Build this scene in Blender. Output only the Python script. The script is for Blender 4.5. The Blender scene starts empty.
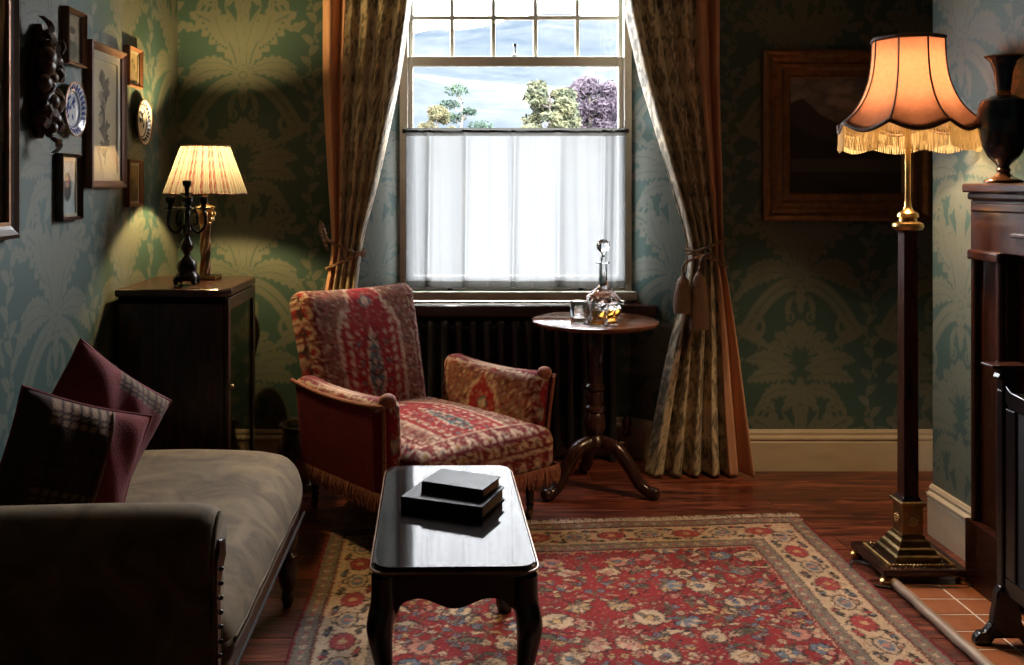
import bpy, math, random
import numpy as np
from mathutils import Vector, Matrix, noise as mnoise

random.seed(7)
RNG = np.random.default_rng(7)
PI = math.pi
SC = bpy.context.scene
COL = SC.collection

# ------------------------------------------------------------------ camera
F = 950.0            # focal length in pixels of the 1024 x 665 frame
VX, VY = 450.0, 185.0  # vanishing point of the room's depth lines
HC = 1.35            # eye height
cam = bpy.data.cameras.new('camera')
cam.sensor_width = 36.0
cam.lens = F * 36.0 / 1024.0
cam.shift_x = (512 - VX) / 1024.0
cam.shift_y = -(332.5 - VY) / 1024.0
cam.clip_start = 0.05
cam.clip_end = 2000
camo = bpy.data.objects.new('camera', cam)
COL.objects.link(camo)
camo.location = (0, 0, HC)
camo.rotation_euler = (PI / 2, 0, 0)
SC.camera = camo

# ------------------------------------------------------------------ sky, exposure
SKY = 34.0
world = bpy.data.worlds.new('overcast_sky')
SC.world = world
world.use_nodes = True
bg = world.node_tree.nodes['Background']
bg.inputs['Color'].default_value = (0.94, 0.97, 1.0, 1)
bg.inputs['Strength'].default_value = SKY
SC.view_settings.view_transform = 'Standard'
SC.view_settings.look = 'None'
SC.view_settings.gamma = 1.0
SC.view_settings.use_curve_mapping = False
SC.view_settings.exposure = 1.05
SC.cycles.use_denoising = True
try:
    SC.cycles.denoiser = 'OPENIMAGEDENOISE'
except Exception:
    pass
SC.cycles.max_bounces = 12
SC.cycles.diffuse_bounces = 6
SC.cycles.transparent_max_bounces = 12
SC.cycles.sample_clamp_indirect = 6.0
SC.cycles.caustics_reflective = False
SC.cycles.caustics_refractive = False


def portal(name, loc, rot, sx, sy):
    l = bpy.data.lights.new(name, 'AREA')
    l.shape = 'RECTANGLE'
    l.size, l.size_y = sx, sy
    l.cycles.is_portal = True
    o = bpy.data.objects.new(name, l)
    COL.objects.link(o)
    o.location = loc
    o.rotation_euler = rot
    return o


# daylight enters through the sash window
portal('window_daylight_guide', (0.326, 4.80, 1.78), (-PI / 2, 0, 0), 1.12, 2.0)

# ------------------------------------------------------------------ room measures
XL, YB = -1.29, 4.50       # left wall, back wall
XC, YC0, YC1 = 1.87, 1.25, 3.68  # chimney breast face and its ends
XR, YR, ZC = 2.35, -1.2, 2.75
RW0, RW1 = -0.245, 0.90    # window wall inside the recess
RO0, RO1 = -0.50, 1.15     # recess mouth
YW = 4.74                  # window wall plane


def P(px, py, d):
    return Vector(((px - VX) * d / F, d, HC - (py - VY) * d / F))


# ------------------------------------------------------------------ object helpers
def link(o, parent=None):
    COL.objects.link(o)
    if parent is not None:
        o.parent = parent
    return o


def thing(name, label, cat, loc=(0, 0, 0), rz=0.0, group=None):
    o = bpy.data.objects.new(name, None)
    o.empty_display_size = 0.05
    link(o)
    o.location = loc
    o.rotation_euler = (0, 0, rz)
    tag(o, label, cat, group)
    return o


def tag(o, label=None, cat=None, group=None, kind=None):
    if label: o['label'] = label
    if cat: o['category'] = cat
    if group: o['group'] = group
    if kind: o['kind'] = kind
    return o


def finish(me, mat, smooth=True, sharp=0.6):
    if mat is not None:
        me.materials.append(mat)
    if smooth:
        me.polygons.foreach_set('use_smooth', np.ones(len(me.polygons), dtype=bool))
        me.update()
        if sharp:
            me.set_sharp_from_angle(angle=sharp)
    me.update()


def mesh_np(name, V, Q, mat=None, parent=None, smooth=True, sharp=None, col=None, val=None):
    """fast mesh from arrays: V (n,3), Q (m,4) quads"""
    V = np.asarray(V, dtype=np.float32)
    Q = np.asarray(Q, dtype=np.int32)
    me = bpy.data.meshes.new(name)
    me.vertices.add(len(V))
    me.vertices.foreach_set('co', V.ravel())
    k = Q.shape[1]
    me.loops.add(Q.size)
    me.loops.foreach_set('vertex_index', Q.ravel())
    me.polygons.add(len(Q))
    me.polygons.foreach_set('loop_start', np.arange(len(Q), dtype=np.int32) * k)
    me.polygons.foreach_set('loop_total', np.full(len(Q), k, dtype=np.int32))
    me.update(calc_edges=True)
    if col is not None:
        set_col(me, col)
    if val is not None:
        a = me.attributes.new('motif', 'FLOAT', 'POINT')
        a.data.foreach_set('value', np.asarray(val, dtype=np.float32).ravel())
    finish(me, mat, smooth, sharp)
    o = bpy.data.objects.new(name, me)
    return link(o, parent)


def set_col(me, col):
    a = me.color_attributes.new('Col', 'FLOAT_COLOR', 'POINT')
    c = np.ones((len(me.vertices), 4), dtype=np.float32)
    c[:, :3] = np.asarray(col, dtype=np.float32).reshape(-1, 3)
    a.data.foreach_set('color', c.ravel())


def grid_quads(nu, nv, wrap_u=False):
    """(nv+1) rows of (nu+1) verts (or nu verts when wrapped)"""
    w = nu if wrap_u else nu + 1
    j, i = np.meshgrid(np.arange(nv), np.arange(nu), indexing='ij')
    i2 = (i + 1) % w if wrap_u else i + 1
    return np.stack([j * w + i, j * w + i2, (j + 1) * w + i2, (j + 1) * w + i], -1).reshape(-1, 4)


def soft_box(h, r, n):
    """rounded box surface, n cells per side; returns V, Q"""
    h = np.array(h, float)
    if np.isscalar(n): n = (n, n, n)
    Vs, Qs, off = [], [], 0
    for ax in range(3):
        a, b = (ax + 1) % 3, (ax + 2) % 3
        s = np.linspace(-1, 1, n[a] + 1)
        t = np.linspace(-1, 1, n[b] + 1)
        T, S = np.meshgrid(t, s, indexing='ij')
        for sg in (-1, 1):
            p = np.zeros(S.shape + (3,))
            p[..., ax] = sg
            p[..., a] = S
            p[..., b] = T
            p = p.reshape(-1, 3) * h
            inner = np.clip(p, -(h - r), h - r)
            d = p - inner
            L = np.linalg.norm(d, axis=1, keepdims=True)
            Vs.append(inner + d / np.maximum(L, 1e-9) * r)
            q = grid_quads(n[a], n[b])
            if sg < 0: q = q[:, ::-1]
            Qs.append(q + off)
            off += len(p)
    V = np.concatenate(Vs)
    Q = np.concatenate(Qs)
    key = np.round(V, 6)
    _, idx, inv = np.unique(key, axis=0, return_index=True, return_inverse=True)
    inv = np.asarray(inv).reshape(-1)
    return V[idx], inv[Q]


class MB:
    """collects simple shapes for ONE mesh"""
    def __init__(s):
        s.v, s.f = [], []

    def box(s, x0, x1, y0, y1, z0, z1):
        n = len(s.v)
        s.v += [(x0, y0, z0), (x1, y0, z0), (x1, y1, z0), (x0, y1, z0), (x0, y0, z1), (x1, y0, z1), (x1, y1, z1), (x0, y1, z1)]
        for q in ((0, 3, 2, 1), (4, 5, 6, 7), (0, 1, 5, 4), (1, 2, 6, 5), (2, 3, 7, 6), (3, 0, 4, 7)):
            s.f.append(tuple(n + k for k in q))
        return s

    def lathe(s, prof, seg=24, c=(0, 0, 0), cap=True):
        n = len(s.v)
        m = len(prof)
        for r, z in prof:
            for k in range(seg):
                a = 2 * PI * k / seg
                s.v.append((c[0] + r * math.cos(a), c[1] + r * math.sin(a), c[2] + z))
        for j in range(m - 1):
            for k in range(seg):
                k2 = (k + 1) % seg
                s.f.append((n + j * seg + k, n + j * seg + k2, n + (j + 1) * seg + k2, n + (j + 1) * seg + k))
        if cap:
            s.f.append(tuple(n + k for k in range(seg))[::-1])
            s.f.append(tuple(n + (m - 1) * seg + k for k in range(seg)))
        return s

    def tube(s, pts, rad, seg=10, closed=False, cap=True, square=False):
        pts = [Vector(p) for p in pts]
        m = len(pts)
        if not hasattr(rad, '__len__'): rad = [rad] * m
        n = len(s.v)
        tprev = None
        nor = None
        for i in range(m):
            if closed:
                t = pts[(i + 1) % m] - pts[i - 1]
            else:
                t = pts[min(i + 1, m - 1)] - pts[max(i - 1, 0)]
            t.normalize()
            if nor is None:
                nor = t.orthogonal().normalized()
                if square:
                    nor = Vector((1, 1, 0)) - t * t.dot(Vector((1, 1, 0)))
                    nor.normalize()
            else:
                nor = (nor - t * nor.dot(t)).normalized()
            bi = t.cross(nor)
            for k in range(seg):
                a = 2 * PI * k / seg
                s.v.append(tuple(pts[i] + (nor * math.cos(a) + bi * math.sin(a)) * rad[i]))
        for j in range(m if closed else m - 1):
            j2 = (j + 1) % m
            for k in range(seg):
                k2 = (k + 1) % seg
                s.f.append((n + j * seg + k, n + j * seg + k2, n + j2 * seg + k2, n + j2 * seg + k))
        if cap and not closed:
            s.f.append(tuple(n + k for k in range(seg))[::-1])
            s.f.append(tuple(n + (m - 1) * seg + k for k in range(seg)))
        return s

    def prism(s, poly, a0, a1, axis='y'):
        """poly of 2D points extruded along an axis: 'y' -> (x,z), 'x' -> (y,z), 'z' -> (x,y)"""
        n = len(s.v)
        m = len(poly)
        for a in (a0, a1):
            for p, q in poly:
                s.v.append({'y': (p, a, q), 'x': (a, p, q), 'z': (p, q, a)}[axis])
        s.f.append(tuple(n + k for k in range(m)))
        s.f.append(tuple(n + m + k for k in range(m))[::-1])
        for k in range(m):
            k2 = (k + 1) % m
            s.f.append((n + k, n + m + k, n + m + k2, n + k2))
        return s

    def ball(s, c, r, seg=12, rings=8, sc=(1, 1, 1)):
        n = len(s.v)
        for j in range(1, rings):
            th = PI * j / rings
            for k in range(seg):
                a = 2 * PI * k / seg
                s.v.append((c[0] + sc[0] * r * math.sin(th) * math.cos(a), c[1] + sc[1] * r * math.sin(th) * math.sin(a), c[2] - sc[2] * r * math.cos(th)))
        s.v.append((c[0], c[1], c[2] - sc[2] * r))
        s.v.append((c[0], c[1], c[2] + sc[2] * r))
        b, t = len(s.v) - 2, len(s.v) - 1
        for j in range(rings - 2):
            for k in range(seg):
                k2 = (k + 1) % seg
                s.f.append((n + j * seg + k, n + j * seg + k2, n + (j + 1) * seg + k2, n + (j + 1) * seg + k))
        for k in range(seg):
            k2 = (k + 1) % seg
            s.f.append((b, n + k2, n + k))
            s.f.append((t, n + (rings - 2) * seg + k, n + (rings - 2) * seg + k2))
        return s

    def xf(s, mat):
        s.v = [tuple(mat @ Vector(p)) for p in s.v]
        return s

    def build(s, name, mat, parent=None, bevel=0, smooth=True, sharp=0.6, col=None, loc=None):
        me = bpy.data.meshes.new(name)
        me.from_pydata(s.v, [], s.f)
        if col is not None:
            set_col(me, col)
        # consistent outward normals
        import bmesh
        bm = bmesh.new()
        bm.from_mesh(me)
        bmesh.ops.recalc_face_normals(bm, faces=bm.faces)
        bm.to_mesh(me)
        bm.free()
        finish(me, mat, smooth, sharp)
        o = bpy.data.objects.new(name, me)
        if bevel:
            m = o.modifiers.new('edge', 'BEVEL')
            m.width = bevel
            m.segments = 2
            m.limit_method = 'ANGLE'
        if loc: o.location = loc
        return link(o, parent)


def copy_tree(o, parent=None):
    c = o.copy()
    link(c)
    c.parent = parent
    for ch in list(o.children):
        copy_tree(ch, c)
    return c


def bez(pts, n=12):
    """Catmull-Rom through points"""
    pts = [Vector(p) for p in pts]
    out = []
    for i in range(len(pts) - 1):
        p0, p1, p2, p3 = pts[max(i - 1, 0)], pts[i], pts[i + 1], pts[min(i + 2, len(pts) - 1)]
        for k in range(n):
            t = k / n
            out.append(0.5 * ((2 * p1) + (p2 - p0) * t + (2 * p0 - 5 * p1 + 4 * p2 - p3) * t * t + (3 * p1 - p0 - 3 * p2 + p3) * t ** 3))
    out.append(pts[-1])
    return out


def interp(x, xs, ys):
    return np.interp(x, xs, ys)


# ------------------------------------------------------------------ printed patterns, drawn into arrays
class Canvas:
    """w x h metres, origin at bottom-left"""
    def __init__(s, w, h, px, base, tile=False):
        s.w, s.h, s.px, s.tile = w, h, px, tile
        base = np.atleast_1d(np.array(base, float))
        s.a = np.ones((int(round(h / px)), int(round(w / px)), len(base))) * base

    def _fill(s, pts, c, alpha):
        H, W, _ = s.a.shape
        p = np.asarray(pts, float) / s.px
        x0, x1 = int(max(0, math.floor(p[:, 0].min()) - 1)), int(min(W, math.ceil(p[:, 0].max()) + 1))
        y0, y1 = int(max(0, math.floor(p[:, 1].min()) - 1)), int(min(H, math.ceil(p[:, 1].max()) + 1))
        if x1 <= x0 or y1 <= y0: return
        ss = 2
        X = x0 + (np.arange((x1 - x0) * ss) + 0.5) / ss
        Y = y0 + (np.arange((y1 - y0) * ss) + 0.5) / ss
        X, Y = np.meshgrid(X, Y)
        ins = np.zeros(X.shape, bool)
        q = np.roll(p, -1, axis=0)
        for (ax, ay), (bx, by) in zip(p, q):
            if ay == by: continue
            c1 = (ay > Y) != (by > Y)
            ins ^= c1 & (X < (bx - ax) * (Y - ay) / (by - ay) + ax)
        cov = ins.reshape(y1 - y0, ss, x1 - x0, ss).mean((1, 3))[..., None] * alpha
        s.a[y0:y1, x0:x1] = s.a[y0:y1, x0:x1] * (1 - cov) + np.atleast_1d(np.array(c, float)) * cov

    def poly(s, pts, c, alpha=1.0):
        pts = np.asarray(pts, float)
        if not s.tile:
            return s._fill(pts, c, alpha)
        for dx in (-s.w, 0, s.w):
            for dy in (-s.h, 0, s.h):
                s._fill(pts + (dx, dy), c, alpha)

    def rect(s, x0, y0, x1, y1, c, alpha=1.0):
        s.poly([(x0, y0), (x1, y0), (x1, y1), (x0, y1)], c, alpha)

    def disc(s, x, y, r, c, ry=None, rot=0, n=20, alpha=1.0):
        t = np.linspace(0, 2 * PI, n, endpoint=False)
        a, b = r * np.cos(t), (ry or r) * np.sin(t)
        s.poly(np.stack([x + a * math.cos(rot) - b * math.sin(rot), y + a * math.sin(rot) + b * math.cos(rot)], 1), c, alpha)

    def leaf(s, x0, y0, x1, y1, w, c, bend=0.0, ser=0, n=26, sh=0.45, amp=0.35, vein=None):
        t = np.linspace(0, 1, n)
        dx, dy = x1 - x0, y1 - y0
        L = math.hypot(dx, dy)
        nx, ny = -dy / L, dx / L
        k = bend * L * 4 * t * (1 - t)
        ax, ay = x0 + dx * t + nx * k, y0 + dy * t + ny * k
        e = math.log(0.5) / math.log(sh)
        wd = 0.5 * w * np.sin(PI * t ** e) ** 0.8
        if ser: wd = wd * (1 - amp + amp * np.abs(np.sin(PI * ser * t)) * 1.4)
        wd[0] = wd[-1] = 0
        a = np.stack([ax + nx * wd, ay + ny * wd], 1)
        b = np.stack([ax - nx * wd, ay - ny * wd], 1)[::-1]
        s.poly(np.concatenate([a, b]), c)
        if vein is not None:
            s.stroke(np.stack([ax, ay], 1)[2:-3], w * 0.05, vein)

    def stroke(s, pts, w, c, taper=False):
        pts = np.asarray(pts, float)
        d = np.gradient(pts, axis=0)
        L = np.maximum(np.linalg.norm(d, axis=1, keepdims=True), 1e-9)
        nrm = np.stack([-d[:, 1], d[:, 0]], 1) / L
        ww = np.full(len(pts), w * 0.5)
        if taper: ww = ww * np.linspace(1, 0.35, len(pts))
        a, b = pts + nrm * ww[:, None], pts - nrm * ww[:, None]
        for i in range(len(pts) - 1):
            s.poly([a[i], a[i + 1], b[i + 1], b[i]], c)

    def spiral(s, x, y, r, turns, a0, w, c, sgn=1, n=40):
        t = np.linspace(0, 1, n)
        a = a0 + sgn * t * turns * 2 * PI
        rr = r * (1 - 0.85 * t)
        s.stroke(np.stack([x + rr * np.cos(a), y + rr * np.sin(a)], 1), w, c, True)
        s.disc(x, y, r * 0.22, c)

    def sample(s, u, v):
        H, W, C = s.a.shape
        x = np.asarray(u) / s.px - 0.5
        y = np.asarray(v) / s.px - 0.5
        if s.tile:
            x, y = np.mod(x, W), np.mod(y, H)
        else:
            x, y = np.clip(x, 0, W - 1.001), np.clip(y, 0, H - 1.001)
        x0, y0 = np.floor(x).astype(int), np.floor(y).astype(int)
        fx, fy = (x - x0)[..., None], (y - y0)[..., None]
        x0 %= W; y0 %= H
        x1, y1 = ((x0 + 1) % W, (y0 + 1) % H)
        a = s.a
        return a[y0, x0] * (1 - fx) * (1 - fy) + a[y0, x1] * fx * (1 - fy) + a[y1, x0] * (1 - fx) * fy + a[y1, x1] * fx * fy


def weave(c, amp, cell, speck=None, prob=0.0, seed=1, tint=0.10):
    """ragged knot edges, thread speckle and uneven dye"""
    rg = np.random.default_rng(seed)
    H, W, _ = c.a.shape
    k = max(1, int(round(cell / c.px)))
    hh, ww = H // k + 2, W // k + 2
    up = lambda a: np.repeat(np.repeat(a, k, 0), k, 1)[:H, :W]
    dx = np.round(up(rg.uniform(-amp, amp, (hh, ww))) / c.px).astype(int)
    dy = np.round(up(rg.uniform(-amp, amp, (hh, ww))) / c.px).astype(int)
    Y, X = np.mgrid[0:H, 0:W]
    a = c.a[np.clip(Y + dy, 0, H - 1), np.clip(X + dx, 0, W - 1)]
    if speck:
        pick = up(rg.integers(0, len(speck), (hh, ww)))
        on = up(rg.random((hh, ww))) < prob
        a = np.where(on[..., None], 0.45 * a + 0.55 * np.array(speck)[pick], a)
    a = a * (1 + tint * rg.standard_normal((H, W)))[..., None]
    c.a = np.clip(a, 0, 1)


def srgb(r, g, b):
    f = lambda c: (c / 12.92 if c <= 0.04045 else ((c + 0.055) / 1.055) ** 2.4)
    return (f(r / 255), f(g / 255), f(b / 255))


# damask repeat: 0.66 m x 0.96 m, mirrored about x = 0.33, rosette at (0.33, 0.55)
def make_damask():
    c = Canvas(0.66, 0.96, 0.002, [0.0], tile=True)
    cx, cy = 0.33, 0.55
    k = 0.002
    for m in (-1, 1):
        X = lambda x: cx + m * x * k
        Y = lambda y: cy + y * k
        L = lambda x0, y0, x1, y1, w, bend=0, ser=0, sh=0.45, v=0.25, amp=.35: c.leaf(X(x0), Y(y0), X(x1), Y(y1), w * k, [1.0], bend * m, ser, 34, sh, amp, [v] if v is not None else None)
        # acanthus wings beside the plume
        L(14, 14, 128, 150, 74, 0.16, 7, 0.55)
        L(34, 70, 66, 186, 30, -0.10, 5, 0.5)
        L(100, 110, 152, 128, 22, -0.1, 3, 0.5)
        for j in range(9):
            t = j / 8
            c.disc(X(40 + 62 * t), Y(64 + 74 * t - 14 * math.sin(PI * t)), 3.2 * k, [0.15])
        # plume
        L(6, 16, 16, 196, 22, 0.04, 0, 0.4)
        L(8, 14, 44, 164, 22, 0.08, 0, 0.45)
        L(4, 120, 30, 236, 20, 0.05, 4, 0.45)
        L(4, 150, 60, 222, 18, 0.15, 3, 0.45)
        # long petals to the side
        L(12, 4, 152, -46, 40, 0.20, 8, 0.55)
        L(12, 8, 130, 16, 30, 0.16, 7, 0.5)
        L(70, 2, 150, -2, 14, -0.1, 0, 0.5)
        # drooping volute
        t = np.linspace(0, 1, 30)
        bx, by = 14 + 118 * t ** 0.9, -14 - 100 * t ** 2.0 - 20 * t
        c.stroke(np.stack([cx + m * bx * k, cy + by * k], 1), 34 * k, [1.0])
        c.stroke(np.stack([cx + m * bx * k, cy + by * k], 1)[4:], 3 * k, [0.2])
        c.stroke(np.stack([cx + m * (bx + 8) * k, cy + (by - 8) * k], 1)[8:], 2 * k, [0.3])
        c.spiral(X(112), Y(-112), 36 * k, 1.4, 0 if m > 0 else PI, 13 * k, [1.0], -m)
        L(136, -126, 96, -172, 26, -0.25, 4, 0.4)
        L(120, -150, 70, -176, 16, -0.2, 0, 0.4)
        c.spiral(X(27), Y(-94), 13 * k, 1.2, PI / 2, 6 * k, [1.0], m)
        L(16, -40, 30, -100, 14, 0.1, 0)
        # pendant
        L(0, -16, 0, -86, 26, 0, 3, 0.4, 0.2)
        # lower palmette
        for (x0, y0, x1, y1, w, b) in ((0, -176, 6, -98, 26, 0), (6, -170, 34, -112, 24, 0.1), (12, -176, 62, -130, 28, 0.12), (14, -186, 78, -158, 30, 0.1), (14, -196, 84, -192, 26, 0.05)):
            L(x0, y0, x1, y1, w, b, 3, 0.62)
        # broad leaf layers
        L(20, -226, 132, -196, 44, 0.16, 8, 0.55)
        L(12, -240, 128, -246, 42, 0.14, 8, 0.55)
        L(8, -216, 70, -216, 26, 0.1, 4, 0.5)
        L(6, -262, 96, -292, 36, 0.12, 6, 0.5)
        L(4, -250, 44, -318, 26, -0.05, 4, 0.5)
        L(0, -232, 0, -300, 30, 0, 4, 0.5, 0.2)
        L(60, -296, 110, -330, 22, 0.2, 3, 0.45)
        c.spiral(X(74), Y(-330), 18 * k, 1.2, PI / 2, 8 * k, [1.0], -m)
    # climbing vine along the seam
    k = 0.002
    yy = np.linspace(-250, 232, 120)
    xx = 165 - 8 * np.sin(yy * 2 * PI / 160.0)
    c.stroke(np.stack([cx + xx * k, cy + yy * k], 1), 2.6 * k, [0.9])
    for j, y in enumerate(range(-240, 226, 26)):
        x = 165 - 8 * math.sin(y * 2 * PI / 160.0)
        sd = 1 if j % 2 else -1
        c.leaf(cx + x * k, cy + y * k, cx + (x + sd * 24) * k, cy + (y + 24) * k, 17 * k, [1.0], 0.12 * sd, 0, 18, 0.45, .35, [0.2])
        if j % 3 == 0:
            c.disc(cx + (x - sd * 13) * k, cy + (y + 9) * k, 5 * k, [0.9])
            c.disc(cx + (x - sd * 8) * k, cy + (y + 18) * k, 4 * k, [0.9])
    for j in range(12):
        a = 2 * PI * j / 12
        c.leaf(cx, cy, cx + 0.046 * math.cos(a), cy + 0.046 * math.sin(a), 0.022, [1.0], 0, 0, 16, 0.6)
    c.disc(cx, cy, 0.020, [0.25])
    c.disc(cx, cy, 0.014, [1.0])
    return c


DAM = make_damask()

# ------------------------------------------------------------------ materials
def new_mat(name):
    m = bpy.data.materials.new(name)
    m.use_nodes = True
    nt = m.node_tree
    return m, nt, nt.nodes['Principled BSDF']


def noise_node(nt, scale, detail=4.0, rough=0.55, coord='Object', stretch=None, dist=0.0):
    tc = nt.nodes.new('ShaderNodeTexCoord')
    out = tc.outputs[coord]
    if stretch:
        mp = nt.nodes.new('ShaderNodeMapping')
        mp.inputs['Scale'].default_value = stretch
        nt.links.new(out, mp.inputs['Vector'])
        out = mp.outputs['Vector']
    n = nt.nodes.new('ShaderNodeTexNoise')
    n.inputs['Scale'].default_value = scale
    n.inputs['Detail'].default_value = detail
    n.inputs['Roughness'].default_value = rough
    n.inputs['Distortion'].default_value = dist
    nt.links.new(out, n.inputs['Vector'])
    return n


def ramp(nt, fac, stops):
    r = nt.nodes.new('ShaderNodeValToRGB')
    e = r.color_ramp.elements
    while len(e) < len(stops): e.new(0.5)
    for k, (p, c) in enumerate(stops):
        e[k].position = p
        e[k].color = (*c, 1)
    nt.links.new(fac, r.inputs['Fac'])
    return r


def bump(nt, b, height, strength, dist=0.01):
    n = nt.nodes.new('ShaderNodeBump')
    n.inputs['Strength'].default_value = strength
    n.inputs['Distance'].default_value = dist
    nt.links.new(height, n.inputs['Height'])
    nt.links.new(n.outputs['Normal'], b.inputs['Normal'])


def simple(name, c, rough=0.5, metal=0.0, c2=None, scale=8.0, stretch=None, bmp=0.0, bscale=None, sheen=0.0, spec=0.5, coat=0.0, dist=0.0, lo=0.35, hi=0.65):
    m, nt, b = new_mat(name)
    b.inputs['Base Color'].default_value = (*c, 1)
    b.inputs['Roughness'].default_value = rough
    b.inputs['Metallic'].default_value = metal
    b.inputs['Specular IOR Level'].default_value = spec
    b.inputs['Coat Weight'].default_value = coat
    b.inputs['Coat Roughness'].default_value = 0.08
    if sheen:
        b.inputs['Sheen Weight'].default_value = sheen
        b.inputs['Sheen Roughness'].default_value = 0.35
        b.inputs['Sheen Tint'].default_value = (*[min(1, x * 4 + 0.15) for x in c], 1)
    n = noise_node(nt, scale, 5, 0.6, 'Object', stretch, dist)
    if c2 is not None:
        r = ramp(nt, n.outputs['Fac'], [(lo, c), (hi, c2)])
        nt.links.new(r.outputs['Color'], b.inputs['Base Color'])
    if bmp:
        n2 = n if bscale is None else noise_node(nt, bscale, 3, 0.6)
        bump(nt, b, n2.outputs['Fac'], bmp)
    return m


def attr_mat(name, rough=0.8, bmp=0.0, bscale=150.0, sheen=0.0, wear=0.15, wscale=9.0, spec=0.3, transl=0.0):
    """base colour from the printed pattern stored on the vertices, with slight wear"""
    m, nt, b = new_mat(name)
    a = nt.nodes.new('ShaderNodeAttribute')
    a.attribute_name = 'Col'
    n = noise_node(nt, wscale, 6, 0.65)
    mr = nt.nodes.new('ShaderNodeMapRange')
    mr.inputs['From Min'].default_value = 0.3
    mr.inputs['From Max'].default_value = 0.7
    mr.inputs['To Min'].default_value = 1 - wear
    mr.inputs['To Max'].default_value = 1 + wear
    nt.links.new(n.outputs['Fac'], mr.inputs['Value'])
    mx = nt.nodes.new('ShaderNodeVectorMath')
    mx.operation = 'SCALE'
    nt.links.new(a.outputs['Color'], mx.inputs[0])
    nt.links.new(mr.outputs['Result'], mx.inputs['Scale'])
    nt.links.new(mx.outputs[0], b.inputs['Base Color'])
    b.inputs['Roughness'].default_value = rough
    b.inputs['Specular IOR Level'].default_value = spec
    b.inputs['Sheen Weight'].default_value = sheen
    b.inputs['Sheen Roughness'].default_value = 0.4
    if bmp:
        n2 = noise_node(nt, bscale, 2, 0.5)
        bump(nt, b, n2.outputs['Fac'], bmp, 0.004)
    if transl:
        t = nt.nodes.new('ShaderNodeBsdfTranslucent')
        nt.links.new(mx.outputs[0], t.inputs['Color'])
        ms = nt.nodes.new('ShaderNodeMixShader')
        ms.inputs[0].default_value = transl
        out = nt.nodes['Material Output']
        nt.links.new(b.outputs[0], ms.inputs[1])
        nt.links.new(t.outputs[0], ms.inputs[2])
        nt.links.new(ms.outputs[0], out.inputs[0])
    return m


def wallpaper_mat():
    m, nt, b = new_mat('damask_wallpaper')
    a = nt.nodes.new('ShaderNodeAttribute')
    a.attribute_name = 'motif'
    n = noise_node(nt, 300, 2, 0.5, 'Object', (1, 1, 0.25))
    n2 = noise_node(nt, 2.2, 4, 0.6)
    r = ramp(nt, a.outputs['Fac'], [(0.0, (0.031, 0.064, 0.057)), (1.0, (0.098, 0.107, 0.086))])
    mr = nt.nodes.new('ShaderNodeMapRange')
    mr.inputs['To Min'].default_value = 0.80
    mr.inputs['To Max'].default_value = 1.2
    nt.links.new(n2.outputs['Fac'], mr.inputs['Value'])
    mx = nt.nodes.new('ShaderNodeVectorMath')
    mx.operation = 'SCALE'
    nt.links.new(r.outputs['Color'], mx.inputs[0])
    nt.links.new(mr.outputs['Result'], mx.inputs['Scale'])
    nt.links.new(mx.outputs[0], b.inputs['Base Color'])
    b.inputs['Roughness'].default_value = 0.55
    b.inputs['Specular IOR Level'].default_value = 0.35
    bump(nt, b, n.outputs['Fac'], 0.12, 0.003)
    return m


def glass_mat(name, tint=(1, 1, 1), refl=0.10):
    """thin pane: clear, with a mirror reflection at its face"""
    m, nt, b = new_mat(name)
    nt.nodes.remove(b)
    t = nt.nodes.new('ShaderNodeBsdfTransparent')
    t.inputs['Color'].default_value = (*tint, 1)
    g = nt.nodes.new('ShaderNodeBsdfGlossy')
    g.inputs['Roughness'].default_value = 0.015
    lw = nt.nodes.new('ShaderNodeLayerWeight')
    lw.inputs['Blend'].default_value = 0.5
    pw5 = nt.nodes.new('ShaderNodeMath')
    pw5.operation = 'POWER'
    pw5.inputs[1].default_value = 5.0
    ma = nt.nodes.new('ShaderNodeMath')
    ma.operation = 'MULTIPLY_ADD'
    ma.inputs[1].default_value = 0.9
    ma.inputs[2].default_value = refl * 0.4
    nt.links.new(lw.outputs['Facing'], pw5.inputs[0])
    nt.links.new(pw5.outputs[0], ma.inputs[0])
    ms = nt.nodes.new('ShaderNodeMixShader')
    nt.links.new(ma.outputs[0], ms.inputs[0])
    nt.links.new(t.outputs[0], ms.inputs[1])
    nt.links.new(g.outputs[0], ms.inputs[2])
    nt.links.new(ms.outputs[0], nt.nodes['Material Output'].inputs[0])
    return m


def solid_glass(name, color=(1, 1, 1), rough=0.0, ior=1.5):
    m, nt, b = new_mat(name)
    b.inputs['Base Color'].default_value = (*color, 1)
    b.inputs['Roughness'].default_value = rough
    b.inputs['IOR'].default_value = ior
    b.inputs['Transmission Weight'].default_value = 1.0
    return m


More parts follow.
